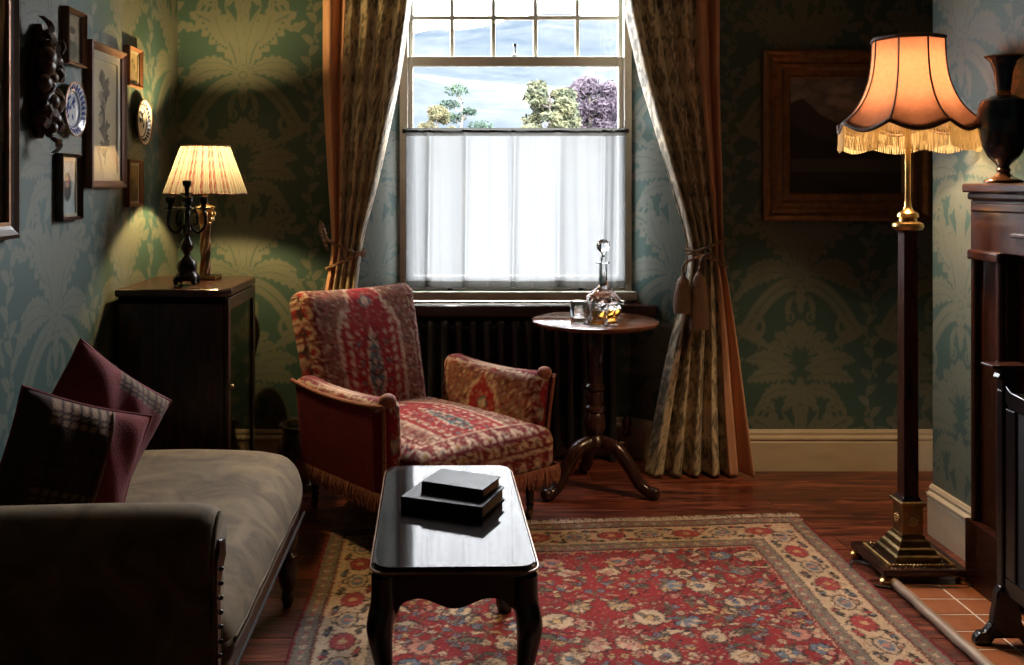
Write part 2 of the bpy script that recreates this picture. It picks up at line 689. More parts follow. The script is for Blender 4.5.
def shade_mat(name, color, transl=0.6, attr=False, clear=0.0, low=0.82):
    m, nt, b = new_mat(name)
    nt.nodes.remove(b)
    d = nt.nodes.new('ShaderNodeBsdfDiffuse')
    t = nt.nodes.new('ShaderNodeBsdfTranslucent')
    n = noise_node(nt, 60, 3, 0.6)
    if attr:
        a = nt.nodes.new('ShaderNodeAttribute')
        a.attribute_name = 'Col'
        src = a.outputs['Color']
    else:
        r = ramp(nt, n.outputs['Fac'], [(0.3, tuple(x * low for x in color)), (0.7, color)])
        src = r.outputs['Color']
    nt.links.new(src, d.inputs['Color'])
    nt.links.new(src, t.inputs['Color'])
    ms = nt.nodes.new('ShaderNodeMixShader')
    ms.inputs[0].default_value = transl
    nt.links.new(d.outputs[0], ms.inputs[1])
    nt.links.new(t.outputs[0], ms.inputs[2])
    o = ms.outputs[0]
    if clear:
        tr = nt.nodes.new('ShaderNodeBsdfTransparent')
        m2 = nt.nodes.new('ShaderNodeMixShader')
        m2.inputs[0].default_value = clear
        nt.links.new(o, m2.inputs[1])
        nt.links.new(tr.outputs[0], m2.inputs[2])
        o = m2.outputs[0]
    nt.links.new(o, nt.nodes['Material Output'].inputs[0])
    return m


def plank_mat():
    m, nt, b = new_mat('stained_floorboard')
    oi = nt.nodes.new('ShaderNodeObjectInfo')
    tc = nt.nodes.new('ShaderNodeTexCoord')
    mp = nt.nodes.new('ShaderNodeMapping')
    mp.inputs['Scale'].default_value = (1.6, 14, 14)
    cb = nt.nodes.new('ShaderNodeCombineXYZ')
    nt.links.new(oi.outputs['Random'], cb.inputs[0])
    sc = nt.nodes.new('ShaderNodeVectorMath')
    sc.operation = 'SCALE'
    sc.inputs['Scale'].default_value = 37.0
    nt.links.new(cb.outputs[0], sc.inputs[0])
    nt.links.new(tc.outputs['Object'], mp.inputs['Vector'])
    nt.links.new(sc.outputs[0], mp.inputs['Location'])
    n = nt.nodes.new('ShaderNodeTexNoise')
    n.inputs['Scale'].default_value = 2.2
    n.inputs['Detail'].default_value = 7
    n.inputs['Distortion'].default_value = 1.4
    nt.links.new(mp.outputs[0], n.inputs['Vector'])
    r = ramp(nt, n.outputs['Fac'], [(0.32, (0.020, 0.007, 0.005)), (0.5, (0.135, 0.032, 0.019)), (0.68, (0.30, 0.085, 0.045))])
    hs = nt.nodes.new('ShaderNodeHueSaturation')
    mr = nt.nodes.new('ShaderNodeMapRange')
    mr.inputs['To Min'].default_value = 0.65
    mr.inputs['To Max'].default_value = 1.3
    nt.links.new(oi.outputs['Random'], mr.inputs['Value'])
    nt.links.new(mr.outputs[0], hs.inputs['Value'])
    nt.links.new(r.outputs['Color'], hs.inputs['Color'])
    nt.links.new(hs.outputs['Color'], b.inputs['Base Color'])
    b.inputs['Roughness'].default_value = 0.30
    bump(nt, b, n.outputs['Fac'], 0.25, 0.006)
    return m


M = {}
M['paper'] = wallpaper_mat()
M['plank'] = plank_mat()
M['subfloor'] = simple('dark_subfloor', (0.02, 0.009, 0.006), 0.6, 0, (0.04, 0.015, 0.01), 6)
M['plaster'] = simple('ceiling_plaster', (0.34, 0.30, 0.24), 0.9, 0, (0.30, 0.26, 0.21), 3)
M['cream'] = simple('cream_gloss_paint', (0.50, 0.42, 0.30), 0.42, 0, (0.42, 0.34, 0.24), 4, (1, 1, 3), bmp=0.05)
M['sash'] = simple('window_paint', (0.52, 0.50, 0.42), 0.4, 0, (0.44, 0.42, 0.35), 6)
M['pane'] = glass_mat('window_glass')
M['pglass'] = glass_mat('picture_glass')
M['mahogany'] = simple('dark_mahogany', (0.020, 0.007, 0.005), 0.22, 0, (0.055, 0.017, 0.010), 3, (1, 9, 1.2), spec=0.5, dist=1.0)
M['mahogany_v'] = simple('dark_mahogany_upright', (0.018, 0.006, 0.005), 0.25, 0, (0.050, 0.016, 0.010), 4, (9, 9, 1), dist=1.0)
M['tabletop'] = simple('polished_round_top', (0.095, 0.028, 0.014), 0.09, 0, (0.17, 0.060, 0.028), 5, (1, 7, 1), dist=0.8)
M['lacquer'] = simple('black_lacquer_wood', (0.008, 0.006, 0.006), 0.22, 0, (0.014, 0.009, 0.008), 5, (1, 6, 1))
M['top_gloss'] = simple('polished_dark_top', (0.012, 0.010, 0.011), 0.055, 0, (0.022, 0.016, 0.015), 4, (7, 1, 1), spec=0.55, coat=0.0)
M['gilt_line'] = simple('rubbed_edge', (0.22, 0.10, 0.05), 0.35, 0.3, (0.30, 0.15, 0.07), 40)
M['velvet'] = simple('olive_brown_velvet', (0.078, 0.047, 0.019), 0.9, 0, (0.180, 0.116, 0.053), 6, (1, 1, 1), bmp=0.12, bscale=14, sheen=0.06, dist=1.5)
M['velvet_red'] = simple('crimson_velvet', (0.14, 0.012, 0.016), 0.85, 0, (0.19, 0.018, 0.022), 8, bmp=0.08, sheen=0.35)
M['brass'] = simple('aged_brass', (0.62, 0.40, 0.16), 0.28, 1.0, (0.42, 0.25, 0.09), 18)
M['brass_dark'] = simple('darkened_brass', (0.18, 0.12, 0.06), 0.35, 1.0, (0.30, 0.20, 0.09), 25)
M['bronze'] = simple('dark_bronze', (0.020, 0.019, 0.019), 0.26, 0.85, (0.040, 0.034, 0.030), 20, bmp=0.2, bscale=60)
M['gilt'] = simple('dull_gilt_frame', (0.20, 0.085, 0.035), 0.34, 0.55, (0.30, 0.135, 0.055), 30, (1, 1, 1), bmp=0.2, bscale=70)
M['frame_brown'] = simple('brown_picture_frame', (0.13, 0.055, 0.028), 0.35, 0, (0.19, 0.085, 0.045), 12)
M['frame_dark'] = simple('dark_picture_frame', (0.030, 0.013, 0.010), 0.3, 0, (0.055, 0.024, 0.016), 12)
M['carving'] = simple('carved_dark_wood', (0.026, 0.011, 0.008), 0.32, 0, (0.060, 0.024, 0.016), 18, bmp=0.25, bscale=45)
M['iron'] = simple('dark_radiator_paint', (0.020, 0.022, 0.026), 0.30, 0.2, (0.030, 0.031, 0.035), 30, bmp=0.06)
M['attr_cloth'] = attr_mat('woven_pattern_cloth', 0.95, 0.5, 190, 0.03, 0.22, 14)
M['attr_rug'] = attr_mat('knotted_rug_pile', 1.0, 0.6, 170, 0.03, 0.20, 7)
M['attr_brocade'] = attr_mat('brocade_curtain_cloth', 0.48, 0.2, 120, 0.15, 0.10, 20, spec=0.5, transl=0.16)
M['attr_print'] = attr_mat('printed_paper', 0.8, 0, 50, 0, 0.06, 20)
M['attr_china'] = attr_mat('glazed_china', 0.12, 0, 50, 0, 0.04, 20, spec=0.6)
M['attr_paint'] = attr_mat('old_oil_paint', 0.6, 0.15, 90, 0, 0.15, 8)
M['peach'] = simple('peach_curtain_lining', (0.46, 0.235, 0.145), 0.6, 0, (0.56, 0.30, 0.19), 4, (3, 3, 1), bmp=0.05, sheen=0.2)
M['cord'] = simple('brown_silk_cord', (0.16, 0.085, 0.045), 0.6, 0, (0.26, 0.15, 0.08), 90)
M['tassel'] = simple('brown_tassel', (0.13, 0.065, 0.038), 0.7, 0, (0.21, 0.115, 0.065), 60, (8, 8, 0.4))
M['sheer'] = shade_mat('white_sheer_voile', (0.051, 0.0515, 0.052), 0.9, False, 0.06, 0.97)
M['sheer_hem'] = shade_mat('voile_hem', (0.022, 0.021, 0.019), 0.80, False, 0.02, 0.97)
M['tile'] = simple('terracotta_glazed_tile', (0.22, 0.070, 0.032), 0.14, 0, (0.34, 0.125, 0.058), 7, bmp=0.04)
M['grout'] = simple('pale_grout', (0.70, 0.60, 0.52), 0.9, 0, (0.56, 0.47, 0.40), 40)
M['kerb'] = simple('worn_timber_kerb', (0.36, 0.25, 0.175), 0.5, 0, (0.20, 0.125, 0.085), 6, (6, 1, 6), bmp=0.2)
M['black'] = simple('black_rubber', (0.010, 0.010, 0.010), 0.5)
M['soot'] = simple('sooty_iron', (0.006, 0.006, 0.006), 0.6, 0.2, (0.012, 0.011, 0.011), 20)
M['pages'] = simple('page_edges', (0.52, 0.36, 0.24), 0.8, 0, (0.38, 0.25, 0.16), 5, (1, 1, 160))
M['book'] = simple('dark_leather_cover', (0.012, 0.011, 0.014), 0.5, 0, (0.022, 0.019, 0.022), 12, bmp=0.1, bscale=120, spec=0.12)
M['glass'] = solid_glass('cut_glass')
M['whisky'] = solid_glass('amber_spirit', (0.95, 0.42, 0.06), 0, 1.36)
M['green_pot'] = simple('green_glaze_inside', (0.02, 0.07, 0.05), 0.3)
M['pot'] = simple('embossed_dark_brass', (0.10, 0.075, 0.045), 0.35, 0.8, (0.19, 0.14, 0.08), 30, bmp=0.5, bscale=45)
M['vase'] = attr_mat('painted_dark_vase', 0.14, 0, 50, 0, 0.05, 10, spec=0.6)
M['bulb'] = None
M['white'] = simple('white_fringe_wool', (0.55, 0.45, 0.36), 0.9, 0, (0.40, 0.31, 0.24), 60)
M['fringe_red'] = simple('red_gold_fringe', (0.22, 0.055, 0.035), 0.8, 0, (0.32, 0.13, 0.075), 70)
M['mount'] = simple('ivory_mount_board', (0.42, 0.38, 0.29), 0.85, 0, (0.38, 0.34, 0.26), 8)
M['trunk'] = simple('grey_bark', (0.03, 0.022, 0.016), 0.9, 0, (0.05, 0.04, 0.03), 6)


def tree_mat(name, c, c2):
    m, nt, b = new_mat(name)
    n = noise_node(nt, 1.2, 3, 0.6)
    r = ramp(nt, n.outputs['Fac'], [(0.35, c), (0.65, c2)])
    nt.links.new(r.outputs['Color'], b.inputs['Base Color'])
    b.inputs['Roughness'].default_value = 0.9
    b.inputs['Specular IOR Level'].default_value = 0.1
    return m

# ================================================================== THE SETTING
def wall_section(pts_fn, u_len, z0, z1, step, u0, v0=0.0):
    """grid over u (metres along the wall) and z; returns V, Q, motif"""
    nu, nv = max(1, int(round(u_len / step))), max(1, int(round((z1 - z0) / step)))
    u = np.linspace(0, u_len, nu + 1)
    z = np.linspace(z0, z1, nv + 1)
    Zg, Ug = np.meshgrid(z, u, indexing='ij')
    Xg, Yg = pts_fn(Ug)
    V = np.stack([Xg, Yg, Zg], -1).reshape(-1, 3)
    val = DAM.sample(Ug + u0, Zg + v0)[..., 0].reshape(-1)
    return V, grid_quads(nu, nv), val


def join_sections(name, secs, mat):
    Vs, Qs, vals, off = [], [], [], 0
    for V, Q, val in secs:
        Vs.append(V); Qs.append(Q + off); vals.append(val)
        off += len(V)
    o = mesh_np(name, np.concatenate(Vs), np.concatenate(Qs), mat, smooth=False, val=np.concatenate(vals))
    return tag(o, kind='structure')


ZP = 0.0
VOFF = 0.55 - 1.87 + 0.96 * 3   # puts a rosette 1.87 m above the floor


def line_fn(a, b):
    a, b = Vector(a), Vector(b)
    L = (b - a).length
    return (lambda u: (a.x + (b.x - a.x) * u / L, a.y + (b.y - a.y) * u / L)), L


def sec(a, b, z0, z1, step, u0):
    fn, L = line_fn(a, b)
    return wall_section(fn, L, z0, z1, step, u0, VOFF)


WH = ZC
# back wall: u0 chosen so that a motif axis falls 0.31 m from the left corner
u_of = lambda x: x - XL + 0.02
secs = [sec((XL, YB), (RO0, YB), 0, 2.3, 0.0048, u_of(XL)),
        sec((RO1, YB), (XR, YB), 0, 2.3, 0.0055, u_of(RO1)),
        sec((XL, YB), (RO0, YB), 2.3, WH, 0.02, u_of(XL)),
        sec((RO1, YB), (XR, YB), 2.3, WH, 0.02, u_of(RO1)),
        sec((RO0, YB), (RW0, YW), 0, 2.3, 0.0055, 0.13),
        sec((RW1, YW), (RO1, YB), 0, 2.3, 0.0050, 0.08),
        sec((RO0, YB), (RW0, YW), 2.3, WH, 0.03, 0.13),
        sec((RW1, YW), (RO1, YB), 2.3, WH, 0.03, 0.08),
        sec((RW0, YW), (RW1, YW), 0, 0.77, 0.02, 0.3)]
wall_back = join_sections('wall_back', secs, M['paper'])
# flanks of the opening outwards, so that the wall has its real thickness
mb = MB()
mb.box(XL - 0.3, RO0 - 0.02, YB + 0.012, YB + 0.5, 0, WH)
mb.box(RO1 + 0.02, XR + 0.3, YB + 0.012, YB + 0.5, 0, WH)
mb.box(RO0 - 0.02, RO1 + 0.02, YW + 0.10, YB + 0.5, 0, 0.75)
mb.box(RO0 - 0.02, RW0 - 0.03, YW + 0.03, YB + 0.5, 0.75, WH)
mb.box(RW1 + 0.03, RO1 + 0.02, YW + 0.03, YB + 0.5, 0.75, WH)
tag(mb.build('wall_back_masonry', M['plaster'], smooth=False), kind='structure')

secs = [sec((XL, 2.35), (XL, YB), 0, 2.3, 0.0042, 0.33 - 0.10),
        sec((XL, YR), (XL, 2.35), 0, WH, 0.03, 0.1),
        sec((XL, 2.35), (XL, YB), 2.3, WH, 0.03, 0.23)]
join_sections('wall_left', secs, M['paper'])
tag(MB().box(XL - 0.2, XL - 0.01, YR, YB, 0, WH).build('wall_left_masonry', M['plaster'], smooth=False), kind='structure')

secs = [sec((XC, YC1), (XC, 2.55), 0, 2.3, 0.0048, 0.33 - 0.20),
        sec((XC, YC1), (XC, 2.55), 2.3, WH, 0.03, 0.13),
        sec((XC, 2.55), (XC, YC0), 0, WH, 0.03, 0.0),
        sec((XR, YC1), (XC, YC1), 0, WH, 0.03, 0.0),
        sec((XC, YC0), (XR, YC0), 0, WH, 0.03, 0.0)]
join_sections('wall_chimney', secs, M['paper'])
secs = [sec((XR, YB), (XR, YC1), 0, WH, 0.03, 0.0),
        sec((XR, YC0), (XR, YR), 0, WH, 0.03, 0.0)]
join_sections('wall_right', secs, M['paper'])
join_sections('wall_rear', [sec((XR, YR), (XL, YR), 0, WH, 0.03, 0.0)], M['paper'])
tag(MB().box(XL - 0.2, XR + 0.2, YR - 0.2, YB + 0.5, ZC, ZC + 0.1).build('ceiling', M['plaster'], smooth=False), kind='structure')

# floor: a base with one object per board
floor = tag(MB().box(XL, XR, YR, YW, -0.08, -0.022).build('floor', M['subfloor'], smooth=False), kind='structure')
pw = 0.138
y = 1.45
k = 0
while y < YW - 0.01:
    y1 = min(y + pw, YW)
    cuts = [XL] + sorted(random.uniform(XL + 0.5, XR - 0.5) for _ in range(1 + k % 2)) + [XR]
    for a, b in zip(cuts[:-1], cuts[1:]):
        if b - a < 0.05: continue
        MB().box(a + 0.001, b - 0.001, y + 0.0012, y1 - 0.0012, -0.022, 0).build('plank', M['plank'], floor, bevel=0.0015, smooth=False)
    y = y1
    k += 1
MB().box(XL, XR, YR, 1.45, -0.022, 0).build('plank', M['plank'], floor, smooth=False)

# skirting boards with a moulded cap
SK = [(0, 0), (0.020, 0), (0.020, 0.135), (0.016, 0.142), (0.024, 0.150), (0.024, 0.158), (0.012, 0.168), (0.014, 0.180), (0.008, 0.192), (0, 0.194)]


def skirting(name, a, b, nrm):
    """profile swept from a to b, standing out along nrm"""
    a, b, n = Vector((*a, 0)), Vector((*b, 0)), Vector((*nrm, 0)).normalized()
    mb = MB()
    m = len(SK)
    for p in (a, b):
        for (d, z) in SK:
            q = p + n * d
            mb.v.append((q.x, q.y, z))
    for k in range(m - 1):
        mb.f.append((k, k + 1, m + k + 1, m + k))
    mb.f.append(tuple(range(m)))
    mb.f.append(tuple(range(m, 2 * m))[::-1])
    return tag(mb.build(name, M['cream'], sharp=0.5), kind='structure')


skirting('baseboard_back', (XL, YB - 0.001), (RO0 - 0.001, YB - 0.001), (0, -1))
skirting('baseboard_back', (RO1 + 0.001, YB - 0.001), (XR, YB - 0.001), (0, -1))
nl = Vector((YW - YB, -(RW0 - RO0))).normalized()
skirting('baseboard_recess', (RO0, YB), (RW0, YW), nl)
skirting('baseboard_recess', (RW1, YW), (RO1, YB), (-nl.x, nl.y))
skirting('baseboard_recess', (RW0, YW - 0.001), (RW1, YW - 0.001), (0, -1))
skirting('baseboard_left', (XL + 0.001, 1.2), (XL + 0.001, YB), (1, 0))
skirting('baseboard_chimney', (XC - 0.001, 3.21), (XC - 0.001, YC1), (-1, 0))
skirting('baseboard_chimney', (XC, YC1 + 0.001), (XR, YC1 + 0.001), (0, 1))

# ------------------------------------------------------------------ the sash window
WX0, WX1 = -0.229, 0.881
wz = lambda py, d=YW: HC - (py - VY) * d / F
wx = lambda px, d=YW: (px - VX) * d / F
WTOP = 2.70
win = bpy.data.objects.new('window_1', None)
link(win)
win.location = (0, 0, 0)
tag(win, kind='structure')
mb = MB()   # box frame
mb.box(RW0 - 0.03, wx(408), YW - 0.005, YW + 0.12, 0.76, WTOP + 0.06)
mb.box(wx(624), RW1 + 0.03, YW - 0.005, YW + 0.12, 0.76, WTOP + 0.06)
mb.box(wx(408), wx(624), YW - 0.005, YW + 0.12, WTOP, WTOP + 0.06)
mb.build('window_frame', M['sash'], win, bevel=0.004, smooth=False)
mb = MB()
mb.box(RW0 - 0.03, RW1 + 0.03, YW - 0.03, YW + 0.12, wz(300), wz(291))
mb.build('window_sill', M['sash'], win, bevel=0.006, smooth=False)
# lower sash (in front)
zl0, zl1 = wz(291), wz(56)
gx0, gx1 = wx(413), wx(619)
ls = MB()
ls.box(wx(408), gx0, YW + 0.012, YW + 0.05, zl0, zl1).box(gx1, wx(624), YW + 0.012, YW + 0.05, zl0, zl1)
ls.box(gx0, gx1, YW + 0.012, YW + 0.05, zl0, zl0 + 0.075).box(gx0, gx1, YW + 0.012, YW + 0.05, wz(66), zl1)
lso = ls.build('lower_sash', M['sash'], win, bevel=0.004, smooth=False)
MB().box(gx0, gx1, YW + 0.028, YW + 0.032, zl0 + 0.07, wz(66)).build('pane', M['pane'], lso, smooth=False)
# upper sash with glazing bars, six panes wide rows
us = MB()
zu0 = wz(64, YW + .06)
us.box(wx(408), wx(413), YW + 0.056, YW + 0.094, zu0, WTOP).box(wx(620), wx(624), YW + 0.056, YW + 0.094, zu0, WTOP)
us.box(wx(413), wx(620), YW + 0.056, YW + 0.094, zu0, wz(57, YW + .06)).box(wx(413), wx(620), YW + 0.056, YW + 0.094, WTOP - 0.05, WTOP)
uso = us.build('upper_sash', M['sash'], win, bevel=0.004, smooth=False)
vx = [wx(q, YW + .06) for q in (410, 452, 493.5, 535.5, 577.5, 621)]
vz = [wz(57, YW + .06)]
rowh = (57 - 17.5) * (YW + .06) / F
while vz[-1] < WTOP - 0.1: vz.append(vz[-1] + rowh)
vz[-1] = WTOP - 0.04
for xb in vx[1:-1]:
    MB().box(xb - 0.0105, xb + 0.0105, YW + 0.06, YW + 0.09, vz[0], vz[-1]).build('glazing_bar', M['sash'], uso, bevel=0.003, smooth=False)
for zb in vz[1:-1]:
    MB().box(vx[0], vx[-1], YW + 0.061, YW + 0.089, zb - 0.0105, zb + 0.0105).build('glazing_bar', M['sash'], uso, bevel=0.003, smooth=False)
for i in range(5):
    for j in range(len(vz) - 1):
        MB().box(vx[i] + 0.006, vx[i + 1] - 0.006, YW + 0.073, YW + 0.077, vz[j] + 0.006, vz[j + 1] - 0.006).build('pane', M['pane'], uso, smooth=False)
# sash fastener and two lifts
p = P(515, 56, YW + 0.03)
MB().lathe([(0.016, 0), (0.016, 0.006), (0.006, 0.012), (0.005, 0.045), (0.010, 0.052), (0.010, 0.060)], 12, (p.x, p.y, p.z)).build('sash_fastener', M['bronze'], lso)
for px in (450, 581):
    p = P(px, 289, YW)
    MB().box(p.x - 0.012, p.x + 0.012, YW + 0.004, YW + 0.012, p.z - 0.008, p.z + 0.004).lathe([(0.004, 0), (0.005, 0.03)], 8, (p.x, YW + 0.002, p.z)).build('sash_lift', M['bronze'], lso)
# window board over the radiator
tag(MB().box(-0.36, 1.01, 4.615, YW + 0.01, 0.706, 0.765).build('trim_1', M['mahogany'], bevel=0.012, smooth=False), kind='structure')

# ================================================================== OUTSIDE
ny, nx = 120, 150
ys = np.concatenate([np.linspace(5.6, 60, 30), np.linspace(64, 420, ny - 30)])
xs = np.linspace(-1, 1, nx + 1)
Yg, Xs = np.meshgrid(ys, xs, indexing='ij')
Xg = Xs * (12 + Yg * 0.9)
Zg = np.zeros_like(Xg)
for j in range(Xg.shape[0]):
    for i in range(Xg.shape[1]):
        x, yv = Xg[j, i], Yg[j, i]
        rise = max(0.0, (yv - 70) / 240.0)
        ridge = 51 + 0.085 * x + 4.0 * math.sin(x / 37.0 + 1.0)
        h = ridge * (rise ** 0.85) * (1.0 if rise < 1 else max(0.2, 1 - (rise - 1) * 1.2))
        nz = mnoise.fractal((x / 34.0, yv / 70.0, 0.3), 1.0, 2.0, 5)
        Zg[j, i] = -1.2 + h + nz * (0.2 + 5.0 * min(1, rise))
m, nt, b = new_mat('haze_tinted_slope')
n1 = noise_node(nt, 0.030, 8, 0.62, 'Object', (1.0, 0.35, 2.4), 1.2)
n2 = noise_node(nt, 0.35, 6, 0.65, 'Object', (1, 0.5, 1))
r1 = ramp(nt, n1.outputs['Fac'], [(0.36, (0.0075, 0.01006, 0.01359)), (0.50, (0.01167, 0.014, 0.01641)), (0.58, (0.01375, 0.01575, 0.01734)), (0.64, (0.02042, 0.021, 0.02109))])  # blue-grey distance haze is put into these slope colours
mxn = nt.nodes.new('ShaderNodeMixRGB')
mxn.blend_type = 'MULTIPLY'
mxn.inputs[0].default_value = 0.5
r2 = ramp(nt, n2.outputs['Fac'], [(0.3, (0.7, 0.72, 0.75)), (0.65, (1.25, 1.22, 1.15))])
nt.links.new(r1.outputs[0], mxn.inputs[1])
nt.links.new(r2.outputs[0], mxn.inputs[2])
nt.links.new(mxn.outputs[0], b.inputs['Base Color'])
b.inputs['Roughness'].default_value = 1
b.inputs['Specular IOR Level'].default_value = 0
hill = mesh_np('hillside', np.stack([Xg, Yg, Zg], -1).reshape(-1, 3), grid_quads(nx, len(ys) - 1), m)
tag(hill, 'pale haze-tinted moorland hillside beyond the window', 'hill', kind='structure')


def tree(name, label, px, ptop, d, halfw, kind, leafm, seed):
    rn = random.Random(seed)
    base = Vector(((px - VX) * d / F, d, -0.9))
    ztop = HC + (VY - ptop) * d / F
    h = ztop - base.z
    t = thing(name, label, 'tree', base)
    w = halfw * d / F
    tr = MB()
    if kind == 'pine':
        path = [(0, 0, 0), (0.15, 0, h * .35), (-0.1, 0, h * .6), (0.05, 0, h * .8), (-.15 * w, 0, h * .93)]
    else:
        path = [(0, 0, 0), (0.05, 0, h * .4), (0, 0, h * .75), (0, 0, h * .95)]
    pp = bez(path, 5)
    tr.tube(pp, [0.13 * (1 - 0.85 * i / len(pp)) for i in range(len(pp))], 7)
    blobs = []
    if kind == 'pine':   # separate flat pads of needles on bare limbs
        spec = [(-.15, .95, .42), (-.35, .86, .36), (-.2, .76, .34), (.2, .80, .25), (.55, .70, .40), (.95, .62, .42), (.6, .58, .38), (-.5, .64, .30), (0, .56, .6), (.3, .48, .5), (-.4, .45, .5), (1.2, .57, .3)]
        for (bx, bz, br) in spec:
            blobs.append((Vector((bx * w, rn.uniform(-.4, .4) * w, bz * h)), br * w, 0.42))
    elif kind == 'cone':
        for j in range(46):
            q = rn.random() ** 0.8
            rr = w * (1.0 - 0.62 * q)
            a = rn.uniform(0, 2 * PI)
            blobs.append((Vector((math.cos(a) * rr * .72, math.sin(a) * rr * .72, h * (0.42 + 0.54 * q))), w * 0.24, 0.55))
    else:
        for j in range(44):
            a, e = rn.uniform(0, 2 * PI), rn.uniform(-0.9, 1.4)
            rr = w * rn.uniform(.35, .9)
            blobs.append((Vector((math.cos(a) * math.cos(e) * rr, math.sin(a) * math.cos(e) * rr, h * .72 + math.sin(e) * h * .24)), w * 0.26, 0.8))
    for bpos, br, fl in blobs[::2] if kind != 'pine' else blobs:
        s0 = Vector((0, 0, max(h * .3, bpos.z - 0.25 * w)))
        tr.tube([s0, (s0 + bpos) / 2 + Vector((0, 0, -.05 * w)), bpos], [0.05, .035, .015], 5)
    tr.build('trunk', M['trunk'], t)
    V, Q = [], []
    for bpos, br, fl in blobs:
        for _ in range(170):
            v = Vector((rn.gauss(0, 1), rn.gauss(0, 1), rn.gauss(0, 1)))
            v = v.normalized() * br * rn.random() ** .4
            v.z *= fl
            c = bpos + v
            a = Vector((rn.gauss(0, 1), rn.gauss(0, 1), rn.gauss(0, 1))).normalized()
            bb = a.orthogonal().normalized()
            s = w * rn.uniform(0.04, 0.085)
            n0 = len(V)
            V += [tuple(c - a * s), tuple(c + bb * s * .45), tuple(c + a * s), tuple(c - bb * s * .45)]
            Q.append((n0, n0 + 1, n0 + 2, n0 + 3))
    o = mesh_np('foliage', V, Q, leafm, t, smooth=False)
    tag(o, kind='stuff')
    return t


tree('scots_pine', 'green pine tree with bare limbs behind the window glass', 462, 84, 55, 34, 'pine', tree_mat('pine_needles', (0.0045, 0.0101, 0.0077), (0.0112, 0.0191, 0.0101)), 1)
tree('yellow_birch', 'pale yellow leafed tree left of the pine outside', 437, 103, 52, 20, 'round', tree_mat('yellow_leaves', (0.0225, 0.0225, 0.0090), (0.0338, 0.0270, 0.0146)), 2)
tree('fir_tree', 'broad yellow-green conifer in the middle of the window view', 550, 80, 50, 46, 'cone', tree_mat('fir_needles', (0.0112, 0.0146, 0.0090), (0.0281, 0.0270, 0.0124)), 3)
tree('copper_beech', 'purple leafed tree at the right of the window view', 590, 79, 56, 44, 'round', tree_mat('purple_leaves', (0.0095, 0.0067, 0.0103), (0.0191, 0.0135, 0.0180)), 4)

# ================================================================== CURTAINS
def drape(pxl, pxr, ypx, d, u0, u1, folds, amp_px, z_top, seed, nu=90, nv=190, phase=0.0):
    """hanging cloth between two measured edges; returns V, Q, U (cloth width 0..1), Z"""
    zk = [HC - (q - VY) * d / F for q in ypx]
    z = np.linspace(0.012, z_top, nv + 1)
    xl = np.interp(z, zk[::-1], [((q - VX) * d / F) for q in pxl][::-1])
    xr = np.interp(z, zk[::-1], [((q - VX) * d / F) for q in pxr][::-1])
    ap = np.interp(z, zk[::-1], list(amp_px)[::-1])
    for _ in range(3):
        for arr in (xl, xr, ap):
            arr[3:-3] = (arr[:-6] + arr[1:-5] + arr[2:-4] + arr[3:-3] + arr[4:-2] + arr[5:-1] + arr[6:]) / 7
    u = np.linspace(u0, u1, nu + 1)
    Z, U = np.meshgrid(z, u, indexing='ij')
    s = 2 * PI * folds * U + phase
    w = (xr - xl)[:, None]
    wob = 0.25 * np.sin(2 * PI * U * 2.3 + Z * 1.7 + seed) + 0.15 * np.sin(Z * 3.1 + U * 9 + seed)
    X = xl[:, None] + w * U + 0.035 * w / folds * np.sin(s * 2 + wob)
    lobe = np.abs(np.sin(0.5 * (s + 0.8 * wob))) ** 0.75      # broad rounded folds with narrow grooves
    Yv = d + ap[:, None] * (0.95 - 1.7 * lobe + 0.10 * np.sin(2.3 * s + Z * 2) + 0.25 * wob)
    return np.stack([X, Yv, Z], -1).reshape(-1, 3), grid_quads(nu, nv), U.reshape(-1), Z.reshape(-1)


def brocade(U, Z, width):
    m = DAM.sample(U * width / 0.55, Z / 0.55 + 0.2)[..., 0]
    m2 = DAM.sample(U * width / 0.25 + 0.21, Z / 0.25 + 0.5)[..., 0]
    m = np.clip(m * 0.9 + m2 * 0.25, 0, 1)[:, None]
    a, b = np.array((0.120, 0.100, 0.074)), np.array((0.58, 0.47, 0.32))
    return a * (1 - m) + b * m


def curtain(name, label, pl, pr, ypx, d, amp, folds, border, side, seed):
    t = thing(name, label, 'curtain', (0, 0, 0))
    # border 0..1 is the share of the peach edge, lying at u<border (side -1) or u>1-border (side 1)
    if side < 0: ub, uf = (0, border), (border, 1)
    else: ub, uf = (1 - border, 1), (0, 1 - border)
    ztop = 2.68
    V, Q, U, Z = drape(pl, pr, ypx, d, uf[0], uf[1], folds, amp, ztop, seed)
    o = mesh_np('brocade_panel', V, Q, M['attr_brocade'], t, col=brocade(U, Z, 1.6))
    s = o.modifiers.new('thick', 'SOLIDIFY'); s.thickness = 0.004
    V, Q, U, Z = drape(pl, pr, ypx, d - 0.004, ub[0], ub[1], folds, amp, ztop, seed, 40)
    o = mesh_np('peach_border', V, Q, M['peach'], t)
    s = o.modifiers.new('thick', 'SOLIDIFY'); s.thickness = 0.004
    return t


YS = [-300, 0, 80, 180, 235, 255, 290, 340, 400, 440, 478]
cl = curtain('curtain', 'gold brocade curtain with peach edge hanging behind the armchair', [322, 322, 322, 327, 331, 331, 324, 318, 316, 314, 312], [432, 412, 400, 379, 364, 361, 357, 352, 350, 350, 350], YS, 4.41,
             [.040, .040, .038, .032, .024, .022, .026, .028, .028, .028, .028], 5.0, 0.27, -1, 0.4)
cr = curtain('curtain', 'gold brocade curtain with peach edge hanging right of the round table', [612, 623, 641, 671, 687, 690, 683, 672, 660, 652, 646], [716, 718, 718, 721, 722, 722, 728, 735, 742, 747, 752], YS, 4.40,
             [.044, .044, .042, .036, .026, .024, .034, .044, .052, .056, .058], 5.5, 0.24, 1, 2.1)


